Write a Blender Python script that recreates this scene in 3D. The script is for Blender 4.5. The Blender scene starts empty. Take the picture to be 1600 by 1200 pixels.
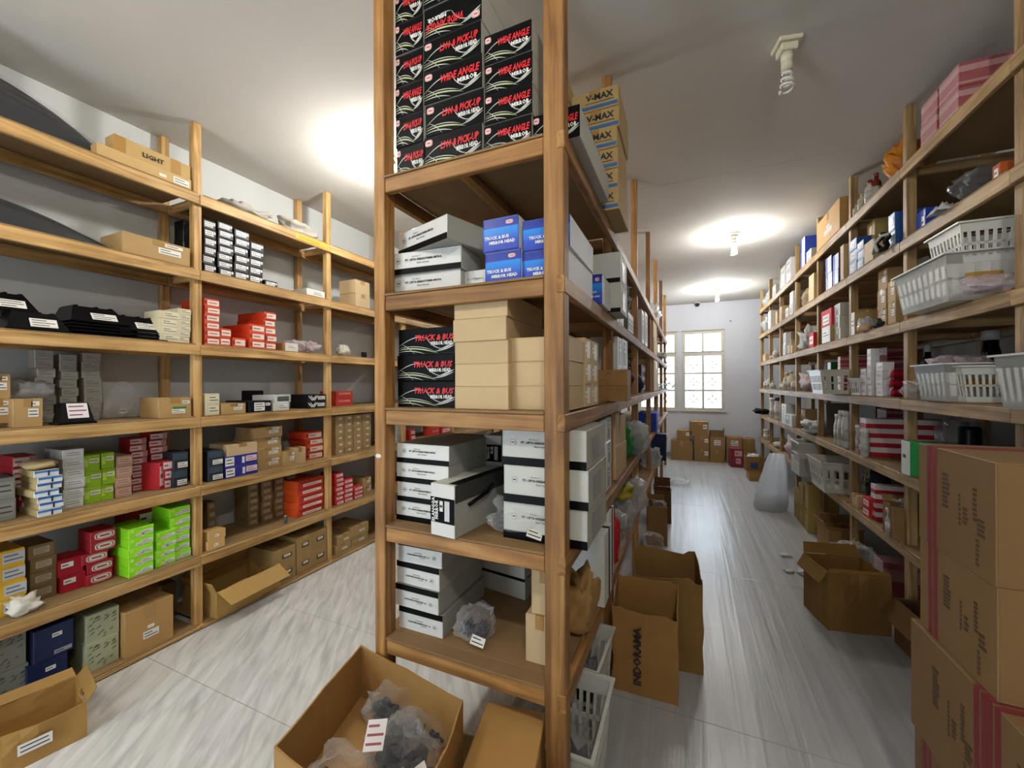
EXPOSURE = 0.22
SKY = 8.0
LAMPS = [(.80, 3.75, 42, (1, .98, .95)), (.80, 6.42, 58, (1, .98, .96)), (-1.60, 1.1, 58, (1, .98, .94)), (-1.60, 3.75, 42, (1, .98, .95)), (-1.60, 6.42, 42, (1, .98, .95)), (-1.55, -1.5, 60, (1, .95, .87)), (.78, -1.55, 66, (1, .95, .87))]
import bpy, bmesh, math, random
from mathutils import Vector, Matrix, noise
C = bpy.context.scene.collection
R = math.radians
# ------------------------------------------------------------------ camera, world, lights, exposure
SC = bpy.context.scene
cam = bpy.data.cameras.new('camera')
cam.sensor_width = 36.0
cam.lens = 36.0 * 627.2 / 1600
cam.clip_start = 0.05
co = bpy.data.objects.new('camera', cam)
C.objects.link(co)
co.matrix_world = Matrix.Translation((.3398, -1.1691, 1.5)) @ Matrix.Rotation(R(23.654), 4, 'Z') @ Matrix.Rotation(R(90), 4, 'X') @ Matrix.Rotation(R(-.193), 4, 'Z')
SC.camera = co
SC.view_settings.view_transform = 'Standard'
SC.view_settings.look = 'None'
SC.view_settings.gamma = 1.0
SC.view_settings.use_curve_mapping = False
SC.view_settings.exposure = EXPOSURE
w = bpy.data.worlds.new('sky')
SC.world = w
w.use_nodes = True
bg = w.node_tree.nodes['Background']
bg.inputs[0].default_value = (.74, .87, 1.0, 1)
bg.inputs[1].default_value = SKY
XL, XR, XC, HC, YB = -2.3929, 1.4825, -.7358, 3.1145, 7.75
XWL, XWR, YF = -2.815, 2.33, -2.9
def lamp_light(x, y, power, col=(1, .93, .8)):
    l = bpy.data.lights.new('bulb_light', 'POINT')
    l.energy = power
    l.color = col
    l.shadow_soft_size = .05
    o = bpy.data.objects.new('bulb_light', l)
    o.location = (x, y, HC - .17)
    C.objects.link(o)
for x, y, p, cc in LAMPS:
    lamp_light(x, y, p, cc)
def portal(x0, x1, z0, z1):
    l = bpy.data.lights.new('window_portal', 'AREA')
    l.shape = 'RECTANGLE'
    l.size, l.size_y = x1 - x0, z1 - z0
    l.cycles.is_portal = True
    o = bpy.data.objects.new('window_portal', l)
    o.matrix_world = Matrix.Translation(((x0 + x1) / 2, YB + .1, (z0 + z1) / 2)) @ Matrix.Rotation(R(-90), 4, 'X')
    C.objects.link(o)
DX0, DX1, DZ = -2.15, -1.35, 2.05   # assumed unseen doorway behind the viewer, added to let in fill daylight
l = bpy.data.lights.new('assumed_door_portal', 'AREA')
l.shape = 'RECTANGLE'
l.size, l.size_y = DX1 - DX0, DZ
l.cycles.is_portal = True
o = bpy.data.objects.new('assumed_door_portal', l)
o.matrix_world = Matrix.Translation(((DX0 + DX1) / 2, YF - .06, DZ / 2)) @ Matrix.Rotation(R(90), 4, 'X')
C.objects.link(o)
portal(.24, 1.0, .96, 2.55)
portal(-.62, .14, .96, 2.55)
# ------------------------------------------------------------------ materials
def lin(hx):
    hx = hx.lstrip('#')
    v = [int(hx[i:i + 2], 16) / 255 for i in (0, 2, 4)]
    return tuple(((c + .055) / 1.055) ** 2.4 if c > .04045 else c / 12.92 for c in v)
MATS = {}
def N(nt, t, **kw):
    n = nt.nodes.new(t)
    for k, v in kw.items():
        setattr(n, k, v)
    return n
def L(nt, a, b):
    nt.links.new(a, b)
def mat(hx, rough=.6, var=.12, spec=.4, bump=0., scale=30., rnd=.12, name=None, metal=0.):
    """flat colour with fine mottling and a small random tint per object"""
    key = (hx, rough, var, bump, scale, rnd, metal)
    if key in MATS:
        return MATS[key]
    m = bpy.data.materials.new(name or 'paint_' + hx.strip('#'))
    m.use_nodes = True
    nt = m.node_tree
    p = nt.nodes['Principled BSDF']
    p.inputs['Roughness'].default_value = rough
    p.inputs['Specular IOR Level'].default_value = spec if max(lin(hx)) > .02 else min(spec, .12)
    p.inputs['Metallic'].default_value = metal
    tc = N(nt, 'ShaderNodeTexCoord')
    nz = N(nt, 'ShaderNodeTexNoise')
    nz.inputs['Scale'].default_value = scale
    nz.inputs['Detail'].default_value = 5
    L(nt, tc.outputs['Object'], nz.inputs['Vector'])
    oi = N(nt, 'ShaderNodeObjectInfo')
    a = N(nt, 'ShaderNodeMath', operation='MULTIPLY_ADD')
    L(nt, nz.outputs['Fac'], a.inputs[0])
    a.inputs[1].default_value = var * 2
    a.inputs[2].default_value = 1 - var - rnd / 2
    b = N(nt, 'ShaderNodeMath', operation='MULTIPLY_ADD')
    L(nt, oi.outputs['Random'], b.inputs[0])
    b.inputs[1].default_value = rnd
    L(nt, a.outputs[0], b.inputs[2])
    mx = N(nt, 'ShaderNodeVectorMath', operation='SCALE')
    mx.inputs[0].default_value = lin(hx)
    L(nt, b.outputs[0], mx.inputs['Scale'])
    L(nt, mx.outputs[0], p.inputs['Base Color'])
    if bump:
        bp = N(nt, 'ShaderNodeBump')
        bp.inputs['Strength'].default_value = bump
        bp.inputs['Distance'].default_value = .01
        L(nt, nz.outputs['Fac'], bp.inputs['Height'])
        L(nt, bp.outputs[0], p.inputs['Normal'])
    MATS[key] = m
    return m
def wood(name, axis, dark, mid, light, rough=.55):
    m = bpy.data.materials.new(name)
    m.use_nodes = True
    nt = m.node_tree
    p = nt.nodes['Principled BSDF']
    p.inputs['Roughness'].default_value = rough
    tc = N(nt, 'ShaderNodeTexCoord')
    oi = N(nt, 'ShaderNodeObjectInfo')
    off = N(nt, 'ShaderNodeVectorMath', operation='MULTIPLY_ADD')
    cx = N(nt, 'ShaderNodeCombineXYZ')
    for i in range(3):
        L(nt, oi.outputs['Random'], cx.inputs[i])
    L(nt, cx.outputs[0], off.inputs[0])
    off.inputs[1].default_value = (37, 53, 71)
    L(nt, tc.outputs['Object'], off.inputs[2])
    mp = N(nt, 'ShaderNodeMapping')
    sc = [22, 22, 22]
    sc[axis] = 1.3
    mp.inputs['Scale'].default_value = sc
    L(nt, off.outputs[0], mp.inputs['Vector'])
    n1 = N(nt, 'ShaderNodeTexNoise')
    n1.inputs['Scale'].default_value = 1.4
    n1.inputs['Detail'].default_value = 6
    n1.inputs['Distortion'].default_value = 1.2
    L(nt, mp.outputs[0], n1.inputs['Vector'])
    n2 = N(nt, 'ShaderNodeTexNoise')
    n2.inputs['Scale'].default_value = 5
    n2.inputs['Detail'].default_value = 3
    L(nt, off.outputs[0], n2.inputs['Vector'])
    rp = N(nt, 'ShaderNodeValToRGB')
    rp.color_ramp.elements[0].position = .28
    rp.color_ramp.elements[0].color = (*lin(dark), 1)
    rp.color_ramp.elements[1].position = .72
    rp.color_ramp.elements[1].color = (*lin(light), 1)
    e = rp.color_ramp.elements.new(.5)
    e.color = (*lin(mid), 1)
    ad = N(nt, 'ShaderNodeMath', operation='MULTIPLY_ADD')
    L(nt, n2.outputs['Fac'], ad.inputs[0])
    ad.inputs[1].default_value = .45
    sb = N(nt, 'ShaderNodeMath', operation='ADD')
    L(nt, n1.outputs['Fac'], sb.inputs[0])
    sb.inputs[1].default_value = -.225
    L(nt, sb.outputs[0], ad.inputs[2])
    L(nt, ad.outputs[0], rp.inputs[0])
    hs = N(nt, 'ShaderNodeHueSaturation')
    v = N(nt, 'ShaderNodeMath', operation='MULTIPLY_ADD')
    L(nt, oi.outputs['Random'], v.inputs[0])
    v.inputs[1].default_value = .3
    v.inputs[2].default_value = .85
    L(nt, v.outputs[0], hs.inputs['Value'])
    L(nt, rp.outputs[0], hs.inputs['Color'])
    L(nt, hs.outputs[0], p.inputs['Base Color'])
    bp = N(nt, 'ShaderNodeBump')
    bp.inputs['Strength'].default_value = .25
    bp.inputs['Distance'].default_value = .004
    L(nt, n1.outputs['Fac'], bp.inputs['Height'])
    L(nt, bp.outputs[0], p.inputs['Normal'])
    return m
WOOD_L = [wood('shelf_timber_%s' % 'xyz'[i], i, '#8C693A', '#BA9258', '#D2AC72') for i in range(3)]
WOOD_C = [wood('end_timber_%s' % 'xyz'[i], i, '#6C4822', '#956834', '#B0844A') for i in range(3)]
WOOD_R = [wood('right_timber_%s' % 'xyz'[i], i, '#725733', '#9E7E50', '#B99A6A') for i in range(3)]
BOARD = mat('#90754F', .75, .15, .3, .1, 12)
BOARDC = mat('#866A48', .75, .15, .3, .1, 12)
def film(name, tint='#FFFFFF', alpha=.04, rough=.09, scale=9., strength=.55, edge=.3, trans=0.):
    m = bpy.data.materials.new(name)
    m.use_nodes = True
    nt = m.node_tree
    p = nt.nodes['Principled BSDF']
    p.inputs['Base Color'].default_value = (*lin(tint), 1)
    p.inputs['Roughness'].default_value = rough
    p.inputs['Specular IOR Level'].default_value = .7
    tc = N(nt, 'ShaderNodeTexCoord')
    nz = N(nt, 'ShaderNodeTexNoise')
    nz.inputs['Scale'].default_value = scale
    nz.inputs['Detail'].default_value = 4
    nz.inputs['Distortion'].default_value = 2
    L(nt, tc.outputs['Object'], nz.inputs['Vector'])
    bp = N(nt, 'ShaderNodeBump')
    bp.inputs['Strength'].default_value = strength
    bp.inputs['Distance'].default_value = .03
    L(nt, nz.outputs['Fac'], bp.inputs['Height'])
    L(nt, bp.outputs[0], p.inputs['Normal'])
    lw = N(nt, 'ShaderNodeLayerWeight')
    lw.inputs['Blend'].default_value = .45
    L(nt, bp.outputs[0], lw.inputs['Normal'])
    a = N(nt, 'ShaderNodeMath', operation='MULTIPLY_ADD', use_clamp=True)
    L(nt, lw.outputs['Facing'], a.inputs[0])
    a.inputs[1].default_value = edge
    a.inputs[2].default_value = alpha
    if trans:
        p.inputs['Alpha'].default_value = 1
        tl = N(nt, 'ShaderNodeBsdfTranslucent')
        tl.inputs[0].default_value = (*lin(tint), 1)
        m1 = N(nt, 'ShaderNodeMixShader')
        m1.inputs[0].default_value = trans
        L(nt, p.outputs[0], m1.inputs[1])
        L(nt, tl.outputs[0], m1.inputs[2])
        tp = N(nt, 'ShaderNodeBsdfTransparent')
        m2 = N(nt, 'ShaderNodeMixShader')
        L(nt, a.outputs[0], m2.inputs[0])
        L(nt, tp.outputs[0], m2.inputs[1])
        L(nt, m1.outputs[0], m2.inputs[2])
        L(nt, m2.outputs[0], nt.nodes['Material Output'].inputs[0])
    else:
        L(nt, a.outputs[0], p.inputs['Alpha'])
    return m
FILM = film('clear_film')
FILMS = film('sleeve_film', '#8E9092', .05, .07, 5., .6, .1)
FILMG = film('milky_film', '#D4D8D8', .34, .18, 9, .55, .3, .3)
FILMD = film('smoky_film', '#8A8C90', .12, .14)
FILMB = film('bluish_bag_film', '#F4F9FF', .8, .3, 6, .5, .2, .45)
FILMP = film('pinkish_film', '#E3D2D8', .3, .16)
def emit(name, col, s):
    m = bpy.data.materials.new(name)
    m.use_nodes = True
    p = m.node_tree.nodes['Principled BSDF']
    p.inputs['Base Color'].default_value = (1, 1, 1, 1)
    p.inputs['Emission Color'].default_value = (*col, 1)
    p.inputs['Emission Strength'].default_value = s
    return m
KR, KRN, KRD = '#B0905F', '#C4AB82', '#86694A'
INK = mat('#080808', .5, .05, rnd=0)
WHT = mat('#E4E4DE', .5, .05, rnd=.05)
def blue_print():
    m = bpy.data.materials.new('blue_print')
    m.use_nodes = True
    nt = m.node_tree
    p = nt.nodes['Principled BSDF']
    p.inputs['Roughness'].default_value = .28
    tc = N(nt, 'ShaderNodeTexCoord')
    sp = N(nt, 'ShaderNodeSeparateXYZ')
    L(nt, tc.outputs['Generated'], sp.inputs[0])
    rp = N(nt, 'ShaderNodeValToRGB')
    els = [(.0, '#2740A8'), (.3, '#2E52C0'), (.5, '#2C78D8'), (.69, '#1E8FE4'), (.71, '#2A3FA6'), (1, '#1F2F86')]
    rp.color_ramp.elements[0].position, rp.color_ramp.elements[0].color = els[0][0], (*lin(els[0][1]), 1)
    rp.color_ramp.elements[1].position, rp.color_ramp.elements[1].color = 1, (*lin(els[-1][1]), 1)
    for q, h in els[1:-1]:
        e = rp.color_ramp.elements.new(q)
        e.color = (*lin(h), 1)
    L(nt, sp.outputs['Z'], rp.inputs[0])
    L(nt, rp.outputs[0], p.inputs['Base Color'])
    return m
BLUEP = blue_print()
# ------------------------------------------------------------------ mesh helpers
def link(name, me, parent=None, mats=None):
    o = bpy.data.objects.new(name, me)
    C.objects.link(o)
    if parent is not None:
        o.parent = parent
    if mats:
        me.materials.clear()
        for m in mats:
            me.materials.append(m)
    return o
def empty(name, loc=(0, 0, 0), rz=0., parent=None):
    o = bpy.data.objects.new(name, None)
    o.empty_display_size = .05
    o.location = loc
    o.rotation_euler = (0, 0, rz)
    C.objects.link(o)
    if parent is not None:
        o.parent = parent
    return o
def tag(o, label, cat, group=None, kind=None):
    if label:
        o['label'] = label
    if cat:
        o['category'] = cat
    if group:
        o['group'] = group
    if kind:
        o['kind'] = kind
    return o
class MB:
    """collects simple solids in one mesh"""
    def __init__(s):
        s.v, s.f, s.m = [], [], []
    def add(s, v, f, mi=0):
        n = len(s.v)
        s.v += [tuple(p) for p in v]
        s.f += [tuple(i + n for i in q) for q in f]
        s.m += [mi] * len(f)
        return s
    def box(s, x0, x1, y0, y1, z0, z1, mi=0, c=0.):
        if c:
            bm = bmesh.new()
            bmesh.ops.create_cube(bm, size=1)
            for p in bm.verts:
                p.co = ((x0 + x1) / 2 + p.co.x * (x1 - x0), (y0 + y1) / 2 + p.co.y * (y1 - y0), (z0 + z1) / 2 + p.co.z * (z1 - z0))
            bmesh.ops.bevel(bm, geom=bm.edges[:], offset=c, segments=1, affect='EDGES')
            bm.verts.index_update()
            s.add([p.co[:] for p in bm.verts], [[q.index for q in f.verts] for f in bm.faces], mi)
            bm.free()
            return s
        v = [(x, y, z) for z in (z0, z1) for y in (y0, y1) for x in (x0, x1)]
        return s.add(v, [(0, 2, 3, 1), (4, 5, 7, 6), (0, 1, 5, 4), (2, 6, 7, 3), (0, 4, 6, 2), (1, 3, 7, 5)], mi)
    def quadbox(s, a, b, c, d, n, mi=0):
        """slab over the quad abcd, thickness vector n"""
        P = [Vector(p) for p in (a, b, c, d)]
        n = Vector(n)
        return s.add(P + [p + n for p in P], [(3, 2, 1, 0), (4, 5, 6, 7), (0, 1, 5, 4), (1, 2, 6, 5), (2, 3, 7, 6), (3, 0, 4, 7)], mi)
    def tube(s, pts, r, n=8, mi=0, closed=False):
        pts = [Vector(p) for p in pts]
        base = len(s.v)
        prev = None
        for i, p in enumerate(pts):
            t = (pts[min(i + 1, len(pts) - 1)] - pts[max(i - 1, 0)]).normalized()
            up = Vector((0, 0, 1)) if abs(t.z) < .9 else Vector((1, 0, 0))
            if prev is not None:
                up = prev
            a = t.cross(up).normalized()
            b = a.cross(t).normalized()
            prev = b
            rr = r[i] if isinstance(r, (list, tuple)) else r
            for k in range(n):
                q = 2 * math.pi * k / n
                s.v.append(tuple(p + a * math.cos(q) * rr + b * math.sin(q) * rr))
        for i in range(len(pts) - 1):
            for k in range(n):
                k2 = (k + 1) % n
                s.f.append((base + i * n + k, base + i * n + k2, base + (i + 1) * n + k2, base + (i + 1) * n + k))
                s.m.append(mi)
        s.f.append(tuple(base + k for k in range(n - 1, -1, -1)))
        s.f.append(tuple(base + (len(pts) - 1) * n + k for k in range(n)))
        s.m += [mi, mi]
        return s
    def lathe(s, prof, n=14, cx=0, cy=0, mi=0):
        base = len(s.v)
        for r_, z in prof:
            for k in range(n):
                q = 2 * math.pi * k / n
                s.v.append((cx + r_ * math.cos(q), cy + r_ * math.sin(q), z))
        for i in range(len(prof) - 1):
            for k in range(n):
                k2 = (k + 1) % n
                s.f.append((base + i * n + k, base + i * n + k2, base + (i + 1) * n + k2, base + (i + 1) * n + k))
                s.m.append(mi)
        s.f.append(tuple(base + k for k in range(n - 1, -1, -1)))
        s.f.append(tuple(base + (len(prof) - 1) * n + k for k in range(n)))
        s.m += [mi, mi]
        return s
    def grid(s, fn, nu, nv, mi=0):
        base = len(s.v)
        for j in range(nv + 1):
            for i in range(nu + 1):
                s.v.append(tuple(fn(i / nu, j / nv)))
        for j in range(nv):
            for i in range(nu):
                a = base + j * (nu + 1) + i
                s.f.append((a, a + 1, a + nu + 2, a + nu + 1))
                s.m.append(mi)
        return s
    def mesh(s, name='m', smooth=False):
        me = bpy.data.meshes.new(name)
        me.from_pydata(s.v, [], s.f)
        me.polygons.foreach_set('material_index', s.m)
        if smooth:
            me.polygons.foreach_set('use_smooth', [True] * len(s.f))
        me.update()
        return me
    def obj(s, name, mats, parent=None, smooth=False):
        return link(name, s.mesh(name, smooth), parent, mats if isinstance(mats, (list, tuple)) else [mats])
TXT = {}
def text_mesh(txt, size, shear=0., bold=.0, m=None, spacing=1.0):
    key = (txt, round(size, 4), shear, bold, m.name if m else '')
    if key in TXT:
        return TXT[key]
    cu = bpy.data.curves.new('lettering', 'FONT')
    cu.body = txt
    cu.size = size
    cu.shear = shear
    cu.offset = bold * size
    cu.align_x, cu.align_y = 'CENTER', 'CENTER'
    cu.resolution_u = 1
    cu.extrude = .0002
    cu.space_line = .82
    cu.space_character = spacing
    o = bpy.data.objects.new('lettering', cu)
    C.objects.link(o)
    dg = bpy.context.evaluated_depsgraph_get()
    me = bpy.data.meshes.new_from_object(o.evaluated_get(dg))
    bpy.data.objects.remove(o)
    me.materials.clear()
    if m:
        me.materials.append(m)
    TXT[key] = me
    return me
def text(parent, txt, size, x, y, z, m, shear=0., bold=.02, rot=0., face='front', name='lettering', sx=1.):
    o = link(name, text_mesh(txt, size, shear, bold, m), parent)
    if face == 'front':
        o.matrix_local = Matrix.Translation((x, y, z)) @ Matrix.Rotation(R(90), 4, 'X') @ Matrix.Rotation(rot, 4, 'Z') @ Matrix.Diagonal((sx, 1, 1, 1))
    elif face == 'right':
        o.matrix_local = Matrix.Translation((x, y, z)) @ Matrix.Rotation(R(90), 4, 'Z') @ Matrix.Rotation(R(90), 4, 'X') @ Matrix.Rotation(rot, 4, 'Z')
    else:
        o.matrix_local = Matrix.Translation((x, y, z)) @ Matrix.Rotation(rot, 4, 'Z')
    return o
# ------------------------------------------------------------------ boxes
BOXM = {}
def box_mesh(w, d, h, mats, inset=True):
    key = (round(w, 3), round(d, 3), round(h, 3), tuple(m.name for m in mats))
    if key in BOXM:
        return BOXM[key]
    bm = bmesh.new()
    bmesh.ops.create_cube(bm, size=1)
    for v in bm.verts:
        v.co = (v.co.x * w, (v.co.y + .5) * d, (v.co.z + .5) * h)
    c = min(.0022, .06 * min(w, d, h))
    bmesh.ops.bevel(bm, geom=bm.edges[:], offset=c, segments=1, affect='EDGES')
    bm.normal_update()
    fr = []
    for f in bm.faces:
        n = f.normal
        if n.y < -.99:
            f.material_index = min(1, len(mats) - 1)
            fr.append(f)
        elif n.z > .99:
            f.material_index = min(2, len(mats) - 1)
            fr.append(f)
        elif abs(n.x) > .99:
            fr.append(f)
        elif n.y < -.5:
            f.material_index = min(1, len(mats) - 1)
    if inset:
        bmesh.ops.inset_individual(bm, faces=fr, thickness=min(.004, .08 * min(w, h)), depth=-.0008)
    me = bpy.data.meshes.new('box')
    bm.to_mesh(me)
    bm.free()
    for m in mats:
        me.materials.append(m)
    BOXM[key] = me
    return me
LABM = {}
def label_mesh(w, h, n, hx='#E6E4DC', ink='#3A3A3A', t=.0008):
    key = (round(w, 3), round(h, 3), n, hx, ink)
    if key in LABM:
        return LABM[key]
    b = MB().box(-w / 2, w / 2, -t, .0004, 0, h, 0)
    rg = random.Random(n * 7 + int(w * 1000))
    for k in range(n):
        z = h * (1 - (k + .75) / (n + .5))
        hh = h * .28 / (n + .3)
        x1 = w * (.42 if k % 2 else rg.uniform(.0, .4))
        b.box(-w * .42, x1, -t - .0003, -t, z - hh / 2, z + hh / 2, 1)
    me = b.mesh('label')
    me.materials.append(mat(hx, .45, .05, rnd=.06))
    me.materials.append(mat(ink, .5, .05, rnd=0))
    LABM[key] = me
    return me
SW = {}
def swoosh_mesh(w, h):
    key = (round(w, 2), round(h, 2))
    if key in SW:
        return SW[key]
    b = MB()
    def arc(p0, p1, p2, t0, t1, mi):
        pts = []
        for i in range(11):
            s = i / 10
            x = (1 - s) ** 2 * p0[0] + 2 * s * (1 - s) * p1[0] + s * s * p2[0]
            z = (1 - s) ** 2 * p0[1] + 2 * s * (1 - s) * p1[1] + s * s * p2[1]
            dx = 2 * (1 - s) * (p1[0] - p0[0]) + 2 * s * (p2[0] - p1[0])
            dz = 2 * (1 - s) * (p1[1] - p0[1]) + 2 * s * (p2[1] - p1[1])
            pts.append((x * w, z * h, -dz * h, dx * w, (t0 + (t1 - t0) * s) * (math.sin(math.pi * (.08 + .9 * s)))))
        v = []
        for x, z, nx, nz, t in pts:
            q = math.hypot(nx, nz) or 1
            v += [(x + nx / q * t * h, -.0005, z + nz / q * t * h), (x - nx / q * t * h, -.0005, z - nz / q * t * h)]
        b.add(v, [(2 * i, 2 * i + 1, 2 * i + 3, 2 * i + 2) for i in range(10)], mi)
    arc((-.49, .34), (-.2, .8), (0, .62), .012, .02, 0)
    arc((0, .62), (.12, .2), (.3, .2), .02, .014, 0)
    arc((.2, .16), (.36, .26), (.49, .42), .016, .05, 0)
    arc((.1, .1), (.3, .12), (.49, .34), .01, .035, 0)
    arc((-.49, .2), (-.2, .34), (.2, .04), .02, .03, 1)
    arc((-.49, .12), (-.25, .22), (-.02, .02), .014, .022, 0)
    arc((-.49, .27), (-.15, .42), (.14, .12), .012, .016, 0)
    arc((-.44, .42), (-.3, .3), (-.2, .02), .01, .014, 0)
    me = b.mesh('swoosh')
    me.materials.append(mat('#B9BBB4', .4, .1, rnd=0))
    me.materials.append(mat('#B8C48A', .4, .1, rnd=0))
    SW[key] = me
    return me
OV = {}
def oval_mesh(w, h, hx, ink):
    key = (round(w, 3), round(h, 3), hx)
    if key in OV:
        return OV[key]
    b = MB()
    n = 18
    for s_, y, mi in ((1, -.0006, 0), (.86, -.0009, 1), (.74, -.0012, 0)):
        v = []
        for k in range(n):
            q = 2 * math.pi * k / n
            cx, cz = math.cos(q), math.sin(q)
            v.append((w / 2 * s_ * math.copysign(abs(cx) ** .6, cx), y, h / 2 * s_ * math.copysign(abs(cz) ** .6, cz)))
        b.add(v, [tuple(range(n))], mi)
    b.box(-w * .24, w * .24, -.0015, -.0013, -h * .12, h * .12, 1)
    me = b.mesh('badge')
    me.materials.append(mat(hx, .4, .05, rnd=0))
    me.materials.append(mat(ink, .4, .05, rnd=0))
    OV[key] = me
    return me
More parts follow.
